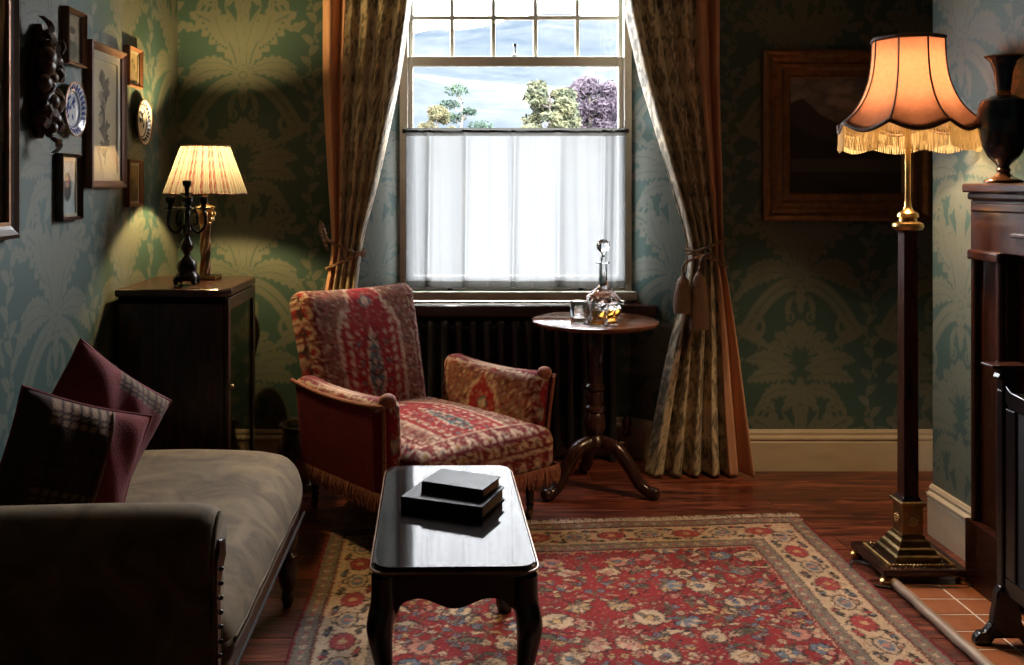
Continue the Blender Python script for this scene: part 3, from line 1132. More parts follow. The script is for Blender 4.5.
def twist_rope(mb, pts, r, turns):
    pts = [Vector(p) for p in pts]
    for k in (0, PI):
        out = []
        for i, p in enumerate(pts):
            t = (pts[min(i + 1, len(pts) - 1)] - pts[max(i - 1, 0)]).normalized()
            n = t.orthogonal().normalized()
            b = t.cross(n)
            a = k + 2 * PI * turns * i / len(pts)
            out.append(p + (n * math.cos(a) + b * math.sin(a)) * r * 0.55)
        mb.tube(out, r * 0.62, 7)


def loop_pts(cx, cy, z, rx, ry, dz, n=60, a0=0, a1=2 * PI):
    return [(cx + rx * math.cos(a), cy + ry * math.sin(a), z + dz * math.cos(a)) for a in [a0 + (a1 - a0) * k / n for k in range(n + 1)]]


# tiebacks
for side, t, pc, yc, d, dz in ((-1, cl, 346, 252, 4.41, -0.035), (1, cr, 706, 250, 4.40, 0.035)):
    c = P(pc, yc, d)
    mb = MB()
    twist_rope(mb, loop_pts(c.x, c.y, c.z + 0.02, 0.088, 0.058, dz), 0.008, 26)
    twist_rope(mb, loop_pts(c.x, c.y, c.z - 0.035, 0.090, 0.062, -dz * 1.2), 0.008, 26)
    if side < 0:
        e = P(322, 226, 4.46)
        twist_rope(mb, bez([(c.x - 0.085, c.y, c.z + 0.05), (e.x + .01, 4.44, e.z - 0.01), (e.x - 0.01, 4.47, e.z + 0.02)], 12), 0.008, 9)
        twist_rope(mb, bez([(c.x - 0.085, c.y, c.z + 0.01), (e.x + .0, 4.44, e.z - 0.04), (e.x - 0.01, 4.47, e.z + 0.0)], 12), 0.008, 9)
    tb = mb.build('tieback_cord', M['cord'], t)
    if side > 0:
        for px, py0, py1, dd in ((683, 276, 312, 4.31), (699, 272, 328, 4.29)):
            a, bq = P(px, py0, dd), P(px, py1, dd)
            hgt = a.z - bq.z
            prof = [(0.006, 0), (0.036, -0.0), (0.040, -hgt * 0.0)]
            ts = MB()
            ts.lathe([(0.038, 0), (0.039, hgt * .3), (0.033, hgt * .68), (0.027, hgt * .72), (0.030, hgt * .78), (0.024, hgt * .9), (0.010, hgt)], 20, (a.x, a.y, bq.z))
            for k in range(40):
                an = 2 * PI * k / 40
                ts.tube([(a.x + .030 * math.cos(an), a.y + .030 * math.sin(an), bq.z + hgt * .72), (a.x + .040 * math.cos(an), a.y + .040 * math.sin(an), bq.z + hgt * .3), (a.x + .039 * math.cos(an), a.y + .039 * math.sin(an), bq.z - 0.004)], .0028, 5)
            ts.build('tassel', M['tassel'], tb)
            mb = MB()
            twist_rope(mb, bez([(a.x, a.y, a.z - 0.004), (a.x + 0.015, a.y + .01, a.z + 0.06), (c.x + 0.01, c.y - 0.06, c.z - 0.01)], 10), 0.007, 6)
            mb.build('tassel_cord', M['cord'], tb)

# ------------------------------------------------------------------ café curtain and its rod
zr = wz(131, 4.70)
rod = thing('cafe_rod', 'thin brass rod across the middle of the window', 'curtain rod', (0, 0, 0))
MB().tube([(wx(403, 4.70), 4.70, zr), (wx(629, 4.70), 4.70, zr)], 0.006, 10).build('rod', M['bronze'], rod)
for px in (404, 627):
    MB().box(wx(px, 4.70) - .008, wx(px, 4.70) + .008, 4.695, YW - 0.004, zr - .010, zr + .010).build('bracket', M['bronze'], rod)
nu, nv = 260, 60
u = np.linspace(0, 1, nu + 1)


def sheer(z0, z1, nv, off, amp):
    z = np.linspace(z0, z1, nv + 1)
    Z, U = np.meshgrid(z, u, indexing='ij')
    X = wx(406, 4.70) + (wx(626, 4.70) - wx(406, 4.70)) * U + 0.004 * np.sin(U * 60)
    s = U * 2 * PI
    fold = 0.7 * np.sin(s * 3.2 + 0.4 + .25 * Z) + 0.45 * np.sin(s * 7.3 + 1.0) + 0.22 * np.sin(s * 17 + Z * 2)
    for uc, sw_, hh in ((.10, .010, 2.6), (.27, .014, 1.8), (.49, .012, 2.4), (.70, .016, 1.2), (.90, .014, 2.2), (.94, .010, -1.6)):
        fold = fold + hh * np.exp(-((U - uc - .012 * (Z - z0)) / sw_) ** 2)
    k = (1 - 0.25 * (Z - z0) / max(1e-6, (z1 - z0)))
    Yv = 4.70 + off + amp * fold * k
    return np.stack([X, Yv, Z], -1).reshape(-1, 3), grid_quads(nu, nv)


sh = thing('cafe_curtain', 'white sheer half curtain across the lower sash', 'sheer curtain', (0, 0, 0))
V, Q = sheer(wz(281, 4.70), wz(136, 4.70), nv, 0, 0.013)
mesh_np('voile', V, Q, M['sheer'], sh)
V, Q = sheer(wz(136, 4.70) + .0005, wz(128, 4.70), 6, -.007, 0.004)
mesh_np('heading', V, Q, M['sheer_hem'], sh)
V, Q = sheer(wz(288, 4.70), wz(281, 4.70) - .0005, 6, 0, 0.013)
mesh_np('hem', V, Q, M['sheer_hem'], sh)

# ================================================================== LARGE FURNITURE
# ------------------------------------------------------------------ rug
def make_rug():
    W, H = 1.89, 2.0
    red, red2 = srgb(126, 34, 36), srgb(104, 24, 30)
    cream, grey, dark = srgb(176, 150, 124), srgb(112, 100, 90), srgb(34, 26, 28)
    blue, olive, pink, gold = srgb(92, 102, 116), srgb(84, 78, 62), srgb(168, 112, 98), srgb(168, 136, 96)
    c = Canvas(W, H, 0.003, red)
    rn = random.Random(5)
    B = 0.30      # border width in all

    def flower(x, y, r, n, col, core, rot=0.0):
        for k in range(n):
            a = rot + 2 * PI * k / n
            c.leaf(x, y, x + (r + .004) * math.cos(a), y + (r + .004) * math.sin(a), r * 1.0, dark, 0, 0, 12, 0.65)
        for k in range(n):
            a = rot + 2 * PI * k / n
            c.leaf(x, y, x + r * math.cos(a), y + r * math.sin(a), r * .72, col, 0, 0, 12, 0.65)
        c.disc(x, y, r * .36, dark)
        c.disc(x, y, r * .28, core)

    def palmette(x, y, r, ang, col, core):
        for k in range(7):
            a = ang + (k - 3) * 0.42
            L = r * (1.0 - .07 * abs(k - 3))
            c.leaf(x, y, x + (L + .005) * math.cos(a), y + (L + .005) * math.sin(a), r * .5, dark, 0, 0, 12, .65)
        for k in range(7):
            a = ang + (k - 3) * 0.42
            L = r * (1.0 - .07 * abs(k - 3))
            c.leaf(x, y, x + L * math.cos(a), y + L * math.sin(a), r * .36, col if k % 2 else core, 0, 0, 12, .65)
        c.disc(x + .3 * r * math.cos(ang), y + .3 * r * math.sin(ang), r * .2, core)
        c.leaf(x, y, x - r * .55 * math.cos(ang + .6), y - r * .55 * math.sin(ang + .6), r * .25, olive, .1)
        c.leaf(x, y, x - r * .55 * math.cos(ang - .6), y - r * .55 * math.sin(ang - .6), r * .25, olive, -.1)

    # field
    for _ in range(160):
        c.rect(rn.uniform(0, W), y0 := rn.uniform(0, H), W, y0 + .01, red2, 0.15)
    cx = W / 2
    pts = []
    for j in range(13):
        for i in range(7):
            x, yv = 0.075 + i * .118 + (0.059 if j % 2 else 0), B + .02 + j * .118
            if x < cx - B + 0.02: pts.append((x, yv, i, j))
    for (x, yv, i, j) in pts:   # vines first
        a = rn.uniform(0, 2 * PI)
        for m in (-1, 1):
            t = np.linspace(0, 1, 16)
            c.stroke(np.stack([cx + m * (x + .10 * t + .02 * np.sin(6 * t + a)), yv + .11 * t + .03 * np.sin(5 * t + a)], 1), .006, dark)
            c.stroke(np.stack([cx + m * (x - .09 * t), yv + .10 * t + .03 * np.cos(5 * t + a)], 1), .005, olive)
    for (x, yv, i, j) in pts:
        kind = rn.choice(['f', 'p', 'f', 'p', 'l', 'g', 's'])
        jx, jy, rot = rn.uniform(-.018, .018), rn.uniform(-.018, .018), rn.uniform(0, 6.28)
        r = rn.uniform(.034, .056)
        col = rn.choice([cream, cream, gold, pink, grey]); core = rn.choice([blue, blue, pink, red2, gold])
        for m in (-1, 1):
            X, Yy = cx + m * (x + jx), yv + jy
            an = rot if m > 0 else PI - rot
            if kind == 'f': flower(X, Yy, r, 8, col, core, rot)
            elif kind == 's': flower(X, Yy, r * .75, 6, blue, cream, rot)
            elif kind == 'p': palmette(X, Yy, r * 1.35, an, col, core)
            elif kind == 'g':
                for q in range(5): c.disc(X + (q - 2) * .022, Yy + .008 * (q % 2), .010, dark); c.disc(X + (q - 2) * .022, Yy + .008 * (q % 2), .007, pink if q % 2 else cream)
            else:
                c.leaf(X - m * .055, Yy - .02, X + m * .055, Yy + .02, .042, dark, .25 * m, 0)
                c.leaf(X - m * .05, Yy - .018, X + m * .05, Yy + .018, .026, rn.choice([olive, cream, gold]), .25 * m, 0)
    for _ in range(620):
        x, yv = rn.uniform(.02, cx - B), rn.uniform(B, H - .02)
        col = rn.choice([cream, cream, gold, pink, olive, grey, blue]); a = rn.uniform(0, 6.28); kd = rn.random()
        for m in (-1, 1):
            aa = a if m > 0 else PI - a
            X = cx + m * x
            if kd < .5:
                c.disc(X, yv, .015, dark, n=10); c.disc(X, yv, .012, col, n=10); c.disc(X, yv, .005, red2, n=8)
            else:
                c.leaf(X, yv, X + .045 * math.cos(aa), yv + .045 * math.sin(aa), .020, dark, .15 * m)
                c.leaf(X, yv, X + .042 * math.cos(aa), yv + .042 * math.sin(aa), .012, col, .15 * m)

    # borders on four sides
    def band(a, b, col):
        c.rect(a, a, W - a, b, col); c.rect(a, H - b, W - a, H - a, col)
        c.rect(a, a, b, H - a, col); c.rect(W - b, a, W - a, H - a, col)
    band(0, B, cream)
    band(0, .012, red2); band(.012, .062, grey); band(.062, .068, dark); band(.068, .074, red2)
    band(.226, .232, dark); band(.232, .284, grey); band(.284, .290, dark); band(.290, .297, red)

    def along(side, s, off):
        return {'l': (off, s), 'r': (W - off, s), 't': (s, H - off), 'b': (s, off)}[side]
    for side, Ls in (('l', H), ('r', H), ('t', W), ('b', W)):
        n = int(Ls / .030)
        for k in range(n):
            s = (k + .5) * Ls / n
            for off in (.037, .258):
                if off > .2 and (s < .25 or s > Ls - .25): continue
                x, yv = along(side, s, off)
                c.disc(x, yv, .010, srgb(150, 90, 84) if k % 2 else cream, n=8)
                c.disc(x, yv, .004, red2 if k % 2 else olive, n=6)
        n = int(Ls / .135)
        for k in range(n):
            s = (k + .5) * Ls / n
            if s < .09 or s > Ls - .09: continue
            x, yv = along(side, s, .15)
            t = np.linspace(-1, 1, 20)
            q = [along(side, s + .068 * tt, .15 + .055 * math.cos(PI * tt) * (1 if k % 2 else -1)) for tt in t]
            c.stroke(q, .007, dark)
            hor = side in 'tb'
            if k % 2:
                c.disc(x, yv, .058, dark, .040, 0 if hor else PI / 2)
                for w in range(10):
                    a = 2 * PI * w / 10
                    c.disc(x + (.040 if hor else .026) * math.cos(a), yv + (.026 if hor else .040) * math.sin(a), .014, srgb(140, 54, 54), n=10)
                c.disc(x, yv, .036, srgb(140, 54, 54), .024, 0 if hor else PI / 2)
                c.disc(x, yv, .014, gold)
            else:
                c.disc(x, yv, .056, dark, .036, 0 if hor else PI / 2)
                c.disc(x, yv, .050, srgb(170, 144, 122), .030, 0 if hor else PI / 2)
                c.disc(x, yv, .034, blue, .020, 0 if hor else PI / 2)
                c.disc(x, yv, .012, pink)
            for e, o2 in ((-.068, .105), (.068, .195), (-.05, .20), (.05, .10)):
                x2, y2 = along(side, s + e, o2)
                c.disc(x2, y2, .014, dark, n=10); c.disc(x2, y2, .010, rn.choice([blue, olive, srgb(158, 60, 58)]), n=10)
                x3, y3 = along(side, s + e * .6, o2)
                c.leaf(x2, y2, x3, y3, .016, dark)
    for _ in range(900):
        side = rn.choice('lrtb')
        x, yv = along(side, rn.uniform(.02, (H if side in 'lr' else W) - .02), rn.uniform(.085, .215))
        c.disc(x, yv, rn.uniform(.003, .007), rn.choice([olive, dark, pink, grey, gold, srgb(150, 60, 58)]), n=7, alpha=.8)
    weave(c, .0045, .006, [cream, dark, red2, grey, pink], .10, 9, .14)
    return c


RUGC = make_rug()
FL, FR, NR, NL = Vector((-.467, 3.70)), Vector((1.42, 3.85)), Vector((1.42, 1.85)), Vector((-.462, 1.72))
nu, nv = 460, 480
Tg, Sg = np.meshgrid(np.linspace(0, 1, nv + 1), np.linspace(0, 1, nu + 1), indexing='ij')
X = (NL.x * (1 - Sg) + NR.x * Sg) * (1 - Tg) + (FL.x * (1 - Sg) + FR.x * Sg) * Tg
Yv = (NL.y * (1 - Sg) + NR.y * Sg) * (1 - Tg) + (FL.y * (1 - Sg) + FR.y * Sg) * Tg
Yv = Yv + 0.004 * np.sin(Sg * 23) * Tg
X = X + 0.003 * np.sin(Tg * 19)
Zg = 0.008 + 0.0012 * np.sin(Sg * 17 + Tg * 5) * np.sin(Tg * 13)
rug = thing('rug', 'red oriental rug with cream floral border on the floorboards', 'rug', (0.48, 2.8, 0))
Vr = np.stack([X - .48, Yv - 2.8, Zg], -1).reshape(-1, 3)
ro = mesh_np('pile', Vr, grid_quads(nu, nv), M['attr_rug'], rug, col=RUGC.sample(Sg * 1.89, Tg * 2.0).reshape(-1, 3))
s = ro.modifiers.new('thick', 'SOLIDIFY'); s.thickness = 0.006; s.offset = -1
mb = MB()
for k in range(620):
    s_ = (k + random.random()) / 620
    bx, by = FL.x + (FR.x - FL.x) * s_ - .48, FL.y + (FR.y - FL.y) * s_ - 2.8
    L = random.uniform(.03, .058)
    dx = random.gauss(0, .014)
    mb.tube([(bx, by - .004, .006), (bx + dx * .5, by + L * .5, .007), (bx + dx, by + L, .003)], [.0026, .0024, .0016], 4)
tag(mb.build('fringe', M['white'], rug), kind='stuff')

# ------------------------------------------------------------------ daybed along the left wall
day = thing('daybed', 'olive velvet daybed with scrolled arm along the left wall', 'daybed', (-.85, 2.5, 0))
hx, hy = .385, .61
V, Q = soft_box((hx, hy, .085), .075, (46, 70, 12))
x, yv, z = V.T.copy()
far = np.clip((yv - .28) / .33, 0, 1)
top = z > 0
z = z + np.where(top, .05 * (1 - (x / hx) ** 2) * (1 - np.clip(yv / hy, -1, 1) ** 4), 0)
# rounded far corner towards the room
x = np.where(x > 0, x * (1 - .13 * far ** 2.5), x)
z = z - np.where(top, .030 * np.clip((x / hx - .55) / .45, 0, 1) ** 2, 0)
z = z + .003 * np.sin(yv * 26 + x * 8) * np.clip(x / hx - .3, 0, 1)
mesh_np('seat_cushion', np.stack([x, yv + .11, z + .37], -1), Q, M['velvet'], day)
mb = MB()
mb.box(-hx + .02, hx - .026, -.52, .60, .245, .30)
mb.build('seat_rail', M['carving'], day, bevel=.012, smooth=False)
mb = MB()
mb.tube([(hx - .010, -.51 + .01 * k, .284) for k in range(111)], .0045, 8)
mb.build('rail_bead', simple('worn_rail_edge', (.02, .014, .012), .8, 0, (.035, .022, .018), 20, spec=.15), day)
# scrolled arm at the near end
prof = []
for k in range(28):
    a = PI * 1.25 - k / 27 * PI * 1.75
    prof.append((-.10 + .088 * math.cos(a), .575 + .088 * math.sin(a)))
# profile in (y, z): outside face (towards camera) down to the rail
prof = [(-.165, .24), (-.168, .33), (-.158, .43), (-.162, .50)] + [(-.10 + .088 * math.cos(PI + .65 - t * (PI + 1.0)), .575 + .088 * math.sin(PI + .65 - t * (PI + 1.0))) for t in np.linspace(0, 1, 26)] + [(-.035, .50), (-.04, .40), (-.04, .24)]
prof = np.array(prof)
n_p = len(prof)
xs = np.concatenate([[-.405, -.40, -.39], np.linspace(-.36, .30, 24), [.325, .342, .352, .357]])
infl = np.concatenate([[-.02, -.008, -.002], np.zeros(24), [-.002, -.007, -.015, -.026]])
cpr = np.array((-.10, .45))
V, Qs = [], []
for xx, inf in zip(xs, infl):
    dpr = prof - np.array((-.10, .50))
    L = np.linalg.norm(dpr, axis=1, keepdims=True)
    p2 = prof + dpr / L * inf
    p2 = p2 + np.stack([np.zeros(n_p), .004 * np.sin(xx * 7) * (prof[:, 1] > .5)], 1)
    for (yy, zz) in p2: V.append((xx, yy - .37, zz))
V = np.array(V)
q = []
for i in range(len(xs) - 1):
    for j in range(n_p - 1):
        q.append((i * n_p + j, (i + 1) * n_p + j, (i + 1) * n_p + j + 1, i * n_p + j + 1))
ao = MB()
ao.v = [tuple(p) for p in V]
ao.f = q + [tuple(range(n_p)), tuple((len(xs) - 1) * n_p + k for k in range(n_p))]
arm = ao.build('scroll_arm', M['velvet'], day, sharp=0.9)
# wooden facing of the arm end with scroll and studs
mb = MB()
mb.prism([(-.150, .24), (-.152, .42), (-.160, .50), (-.158, .56), (-.12, .60), (-.08, .59), (-.07, .55), (-.10, .53), (-.12, .50), (-.118, .40), (-.110, .24)], .350, .366, 'x')
mb.v = [(a, b - .37, c) for a, b, c in mb.v]
fc = mb.build('arm_facing', M['mahogany_v'], arm, bevel=.005)
for k in range(9):
    MB().ball((.368, -.505 + .004 * k * .3, .30 + k * .03), .005, 8, 6).build('stud', M['bronze'], fc)
mb = MB()
pth = [(.362, -.37 + a, b) for a, b in [(-.168, .26), (-.17, .36), (-.165, .46)] + [(-.10 + .083 * math.cos(PI + .4 - t * (PI + .6)), .575 + .083 * math.sin(PI + .4 - t * (PI + .6))) for t in np.linspace(0, 1, 20)]]
mb.tube(pth[:-10], .0045, 7)
mb.build('piping', M['velvet'], arm)
for sx, sy in ((.33, .54), (.33, -.50), (-.33, .54), (-.33, -.50)):
    MB().lathe([(.012, 0), (.016, .012), (.022, .03), (.016, .05), (.028, .085), (.034, .12), (.024, .155), (.030, .165), (.020, .18), (.034, .21), (.036, .25)], 16, (sx, sy, 0)).build('leg', M['mahogany_v'], day)

# ------------------------------------------------------------------ scatter cushions
def cushion(name, label, loc, rot, size, kind):
    t = thing(name, label, 'cushion', loc)
    n = 44
    s = np.linspace(-1, 1, n + 1)
    B_, A_ = np.meshgrid(s, s, indexing='ij')
    prof = (np.clip((1 - np.abs(A_) ** 2.6) * (1 - np.abs(B_) ** 2.6), 0, 1)) ** .5
    pull = 1 - .07 * (1 - np.abs(A_) ** 2) * np.abs(B_) - .0
    pull2 = 1 - .07 * (1 - np.abs(B_) ** 2) * np.abs(A_)
    Vs, Qs, cols, off = [], [], [], 0
    for sg in (-1, 1):
        x = A_ * size / 2 * pull2
        z = B_ * size / 2 * pull
        yv = sg * .085 * prof + .006 * np.sin(A_ * 9 + B_ * 5) * prof
        Vs.append(np.stack([x, yv, z], -1).reshape(-1, 3))
        q = grid_quads(n, n)
        Qs.append((q if sg < 0 else q[:, ::-1]) + off)
        off += (n + 1) ** 2
        a, b = A_.ravel(), B_.ravel()
        wine = np.array(srgb(116, 50, 52)); dk = np.array(srgb(56, 36, 34)); tan = np.array(srgb(132, 104, 84))
        c = np.tile(dk, (len(a), 1))
        grid = ((np.abs(((a * 7) % 1) - .5) > .36) | (np.abs(((b * 9) % 1) - .5) > .36))
        c[grid] = dk * .5
        if kind == 0:
            c[(b > .55) & (a < .36)] = tan
            c[(b > .55) & (a < .36) & grid] = dk * .7
            c[(b < -.35) & (a < .36) & ~grid] = tan * .45
            c[a > .36] = wine
            c[a < -.55] = dk
        else:
            c[:] = wine * .8
            c[(a > -.2) & (b > .62)] = tan * .7
            c[(a > -.2) & (b > .62) & grid] = dk
        cols.append(c)
    mesh_np('cover', np.concatenate(Vs), np.concatenate(Qs), M['attr_cloth'], t, col=np.concatenate(cols))
    edge = [(-1 + 2 * k / 16, -1) for k in range(16)] + [(1, -1 + 2 * k / 16) for k in range(16)] + [(1 - 2 * k / 16, 1) for k in range(16)] + [(-1, 1 - 2 * k / 16) for k in range(16)]
    pts = []
    for a, b in edge:
        pts.append((a * size / 2 * (1 - .07 * (1 - b * b) * abs(a)), 0, b * size / 2 * (1 - .07 * (1 - a * a) * abs(b))))
    MB().tube(pts, .005, 6, closed=True).build('piping', M['velvet_red'], t)
    if kind == 0:
        sx = .36 * size / 2
        MB().tube([(sx, -.085 * (max(0, (1 - .36 ** 2.6) * (1 - abs(b) ** 2.6))) ** .5 - .002, b * size / 2 * .95) for b in np.linspace(-.95, .95, 30)], .0035, 5).build('seam_cord', M['cord'], t)
    t.rotation_mode = 'XYZ'
    t.rotation_euler = rot
    return t


cushion('cushion', 'wine velvet cushion with dark plaid panel in front on the daybed', (-.955, 2.38, .640), (math.radians(-12), math.radians(20), math.radians(32)), .335, 0)
cushion('cushion', 'plain wine velvet cushion behind the plaid one on the daybed', (-.985, 2.65, .675), (math.radians(-10), math.radians(38), math.radians(46)), .35, 1)

# ------------------------------------------------------------------ armchair
def kilim():
    W = H = .80
    red, red2 = srgb(138, 26, 34), srgb(104, 22, 30)
    cream, tan, dark, teal, gold = srgb(184, 158, 138), srgb(122, 80, 70), srgb(60, 30, 30), srgb(70, 96, 100), srgb(150, 112, 62)
    c = Canvas(W, H, .0025, tan)
    rn = random.Random(11)
    # mottled side fields
    for _ in range(3200):
        x, y = rn.uniform(0, W), rn.uniform(0, H)
        c.rect(x, y, x + rn.uniform(.004, .02), y + rn.uniform(.003, .008), rn.choice([cream, cream, red2, red2, red, gold, srgb(150, 130, 120), dark]))
    # vertical bands at both sides
    for m in (0, 1):
        X = (lambda v: v) if m == 0 else (lambda v: W - v)
        c.rect(min(X(.05), X(.16)), 0, max(X(.05), X(.16)), H, red2)
        for k in range(10):
            y = .04 + k * .08
            c.disc(X(.105), y, .040, cream, .030)
            c.disc(X(.105), y, .026, red, .018)
            c.leaf(X(.105), y - .03, X(.105), y + .035, .016, dark)
            c.rect(min(X(.055), X(.155)), y + .036, max(X(.055), X(.155)), y + .041, cream)
        c.rect(min(X(.045), X(.052)), 0, max(X(.045), X(.052)), H, dark)
        c.rect(min(X(.160), X(.168)), 0, max(X(.160), X(.168)), H, cream)
    # central red niche with a tree motif
    pts = [(.25, 0), (.25, .42), (.28, .50), (.31, .52), (.33, .60), (.37, .63), (.40, .70), (.43, .63), (.47, .60), (.49, .52), (.52, .50), (.55, .42), (.55, 0)]
    c.poly([(.4 + (x - .4) * 1.12, y * 1.03) for x, y in pts], cream)
    c.poly(pts, red)
    for k in range(12):
        y = .02 + k * .042
        for sx in (-1, 1):
            c.leaf(.4 + sx * .105, y, .4 + sx * .125, y + .032, .020, cream)
            if y < .40: c.disc(.4 + sx * .070, y + .01, .009, cream if k % 2 else teal, n=10)
    c.poly([(.4, .08), (.45, .20), (.43, .34), (.4, .44), (.37, .34), (.35, .20)], cream)
    c.poly([(.4, .11), (.438, .20), (.42, .33), (.4, .40), (.38, .33), (.362, .20)], teal)
    for k in range(6):
        c.disc(.4, .15 + k * .045, .012 - .001 * k, cream if k % 2 else red)
        c.leaf(.4, .12 + k * .05, .44, .15 + k * .05, .012, dark); c.leaf(.4, .12 + k * .05, .36, .15 + k * .05, .012, dark)
    c.disc(.4, .55, .03, teal); c.disc(.4, .55, .018, cream)
    # horizontal end bands
    for y0 in (.0, .70):
        c.rect(0, y0, W, y0 + .10, red2)
        c.rect(0, y0 + .0, W, y0 + .008, cream); c.rect(0, y0 + .092, W, y0 + .10, cream)
        for k in range(11):
            x = .036 + k * .073
            c.poly([(x - .03, y0 + .02), (x, y0 + .085), (x + .03, y0 + .02), (x + .012, y0 + .02), (x, y0 + .05), (x - .012, y0 + .02)], cream)
            c.disc(x, y0 + .03, .008, gold if k % 2 else teal)
    weave(c, .004, .005, [red2, cream, tan, dark, srgb(150, 60, 58), srgb(150, 128, 112)], .34, 3, .16)
    return c


KIL = kilim()


def kil(u, v):
    return KIL.sample(np.mod(u, .8), np.mod(v, .8))


chair = thing('armchair', 'low armchair covered in red and cream carpet cloth', 'armchair', (-.140, 3.905, 0), math.radians(40))
RED = np.array(srgb(112, 18, 26))
# seat
V, Q = soft_box((.335, .40, .085), .055, (56, 64, 22))
x, yv, z = V.T.copy()
z = z + np.where(z > 0, .048 * (1 - (x / .335) ** 2) * (1 - (yv / .40) ** 2), 0)
sx_, sy_, sz_ = x, yv, z
front = yv < -.385
side = np.abs(x) > .32
col = kil(x + .40, (yv + .40) * .95 + .0)
cf = kil(x + .4, z + .70 + .09)
col = np.where(((z < .055) & (front | side))[:, None], cf, col)
x = x * (1 + .04 * (yv < 0) * (-yv / .4))
mesh_np('seat', np.stack([x, yv - .075, z + .305], -1), Q, M['attr_cloth'], chair, col=col)
# under-frame
fr = MB().box(-.31, .31, -.43, .32, .17, .25).build('seat_frame', M['velvet_red'], chair, bevel=.02)
# back
hb = np.array((.305, .065, .290))
V, Q = soft_box(hb, .060, (56, 18, 60))
x, yv, z = V.T.copy()
col = kil(x + .40, z + .33)
col = np.where((yv > .035)[:, None], RED, col)
yb = yv - np.where(yv < 0, .035 * (1 - (x / .305) ** 2) * (1 - (z / .315) ** 2), 0)
zz = z + .012 * (x / .305) ** 2 * (z > .2)
x = x * (1 + .05 * z / .315)
lean = math.radians(15.5)
y2 = yb * math.cos(lean) + (zz + .315) * math.sin(lean)
z2 = -yb * math.sin(lean) + (zz + .315) * math.cos(lean)
mesh_np('backrest', np.stack([x, y2 + .305, z2 + .30], -1), Q, M['attr_cloth'], chair, col=col)
# arms
for sg in (-1, 1):
    V, Q = soft_box((.055, .29, .20), .045, (14, 46, 36))
    x, yv, z = V.T.copy()
    outer = x * sg > .010
    t = (z + .20) / .40
    yl = yv / .29
    # arm top dips in the middle and rises to the front roll
    z = z + t * (.020 * yl ** 2 - .015)
    col = kil(np.where(np.abs(x) > .02, yv, x) + .40, z * 1.0 + .30 + .22)
    colr = np.tile(RED, (len(x), 1))
    top = z > .165
    use_red = outer & ~top if sg < 0 else (outer & ~top)
    col = np.where(use_red[:, None], colr, col)
    xx = x + sg * (.355 + .035 * t)
    yy = yv - .045 - .03 * t * (yl < 0) * (-yl)
    a = mesh_np('arm', np.stack([xx, yy, z + .385], -1), Q, M['attr_cloth'], chair, col=col)
    pts = []
    for k in range(26):
        yq = -.29 + .58 * k / 25
        zq = .585 + (.020 * (yq / .29) ** 2 - .015) - .010
        pts.append((sg * (.355 + .035 + .050), yq - .045 - .03 * max(0, -yq / .29), zq - .012))
    fpts = [(sg * (.355 + .030 * q + .045), -.335 - .032 * q, .20 + .36 * q) for q in np.linspace(0, 1, 14)]
    MB().tube(fpts + pts, .008, 7).build('piping', M['fringe_red'], a)
    MB().ball((sg * .398, -.345, .578), .032, 14, 10, (1.15, .8, .9)).build('arm_rosette', M['fringe_red'], a)
# fringe round the bottom
mb = MB()
def strand(px, py, nx_, ny_):
    L = random.uniform(.058, .078)
    mb.tube([(px, py, .245), (px + nx_ * .008 + random.gauss(0, .002), py + ny_ * .008 + random.gauss(0, .002), .245 - L * .5), (px + nx_ * .004 + random.gauss(0, .004), py + ny_ * .004 + random.gauss(0, .004), .245 - L)], [.0042, .0036, .0020], 4)
for k in range(120): strand(-.34 + .68 * k / 119, -.474, 0, -1)
for k in range(110):
    for sg in (-1, 1):
        yq = -.47 + .72 * k / 109
        strand(sg * (.352 if yq < -.33 else .412), yq, sg, 0)
tag(mb.build('fringe', M['fringe_red'], chair), kind='stuff')
# legs with castors
for sx, sy in ((-.30, -.36), (.30, -.36), (-.29, .31), (.29, .31)):
    lg = MB().lathe([(.012, .042), (.014, .06), (.018, .066), (.014, .074), (.016, .10), (.022, .15), (.027, .17), (.020, .18), (.030, .20), (.030, .25)], 16, (sx, sy, 0)).build('leg', M['lacquer'], chair)
    mb = MB().lathe([(.013, .030), (.015, .046)], 12, (sx, sy, 0))
    mb.tube([(sx - .007, sy + .008, .016), (sx + .007, sy + .008, .016)], .016, 14)
    mb.box(sx - .010, sx + .010, sy - .002, sy + .010, .018, .036)
    mb.build('castor', M['brass_dark'], lg)

# ------------------------------------------------------------------ coffee table
ct = thing('coffee_table', 'black polished coffee table with cabriole legs on the rug', 'coffee table', (.003, 2.60, .010), math.radians(1.2))
hw, hl, ht = .197, .405, .455


def round_rect(hx, hy, r, n=8, notch=False):
    pts = []
    for cx, cy, a0 in ((hx - r, hy - r, 0), (-hx + r, hy - r, PI / 2), (-hx + r, -hy + r, PI), (hx - r, -hy + r, 3 * PI / 2)):
        for k in range(n + 1):
            a = a0 + PI / 2 * k / n
            pts.append((cx + r * math.cos(a), cy + r * math.sin(a)))
    return pts


def layered(layers, seg_r, name, mat, parent, bevel=0):
    mb = MB()
    m = None
    for (hx, hy, z) in layers:
        ring = round_rect(hx, hy, seg_r)
        m = len(ring)
        mb.v += [(a, b, z) for a, b in ring]
    for j in range(len(layers) - 1):
        for k in range(m):
            k2 = (k + 1) % m
            mb.f.append((j * m + k, j * m + k2, (j + 1) * m + k2, (j + 1) * m + k))
    mb.f.append(tuple(range(m))[::-1])
    mb.f.append(tuple((len(layers) - 1) * m + k for k in range(m)))
    return mb.build(name, mat, parent, sharp=.5)


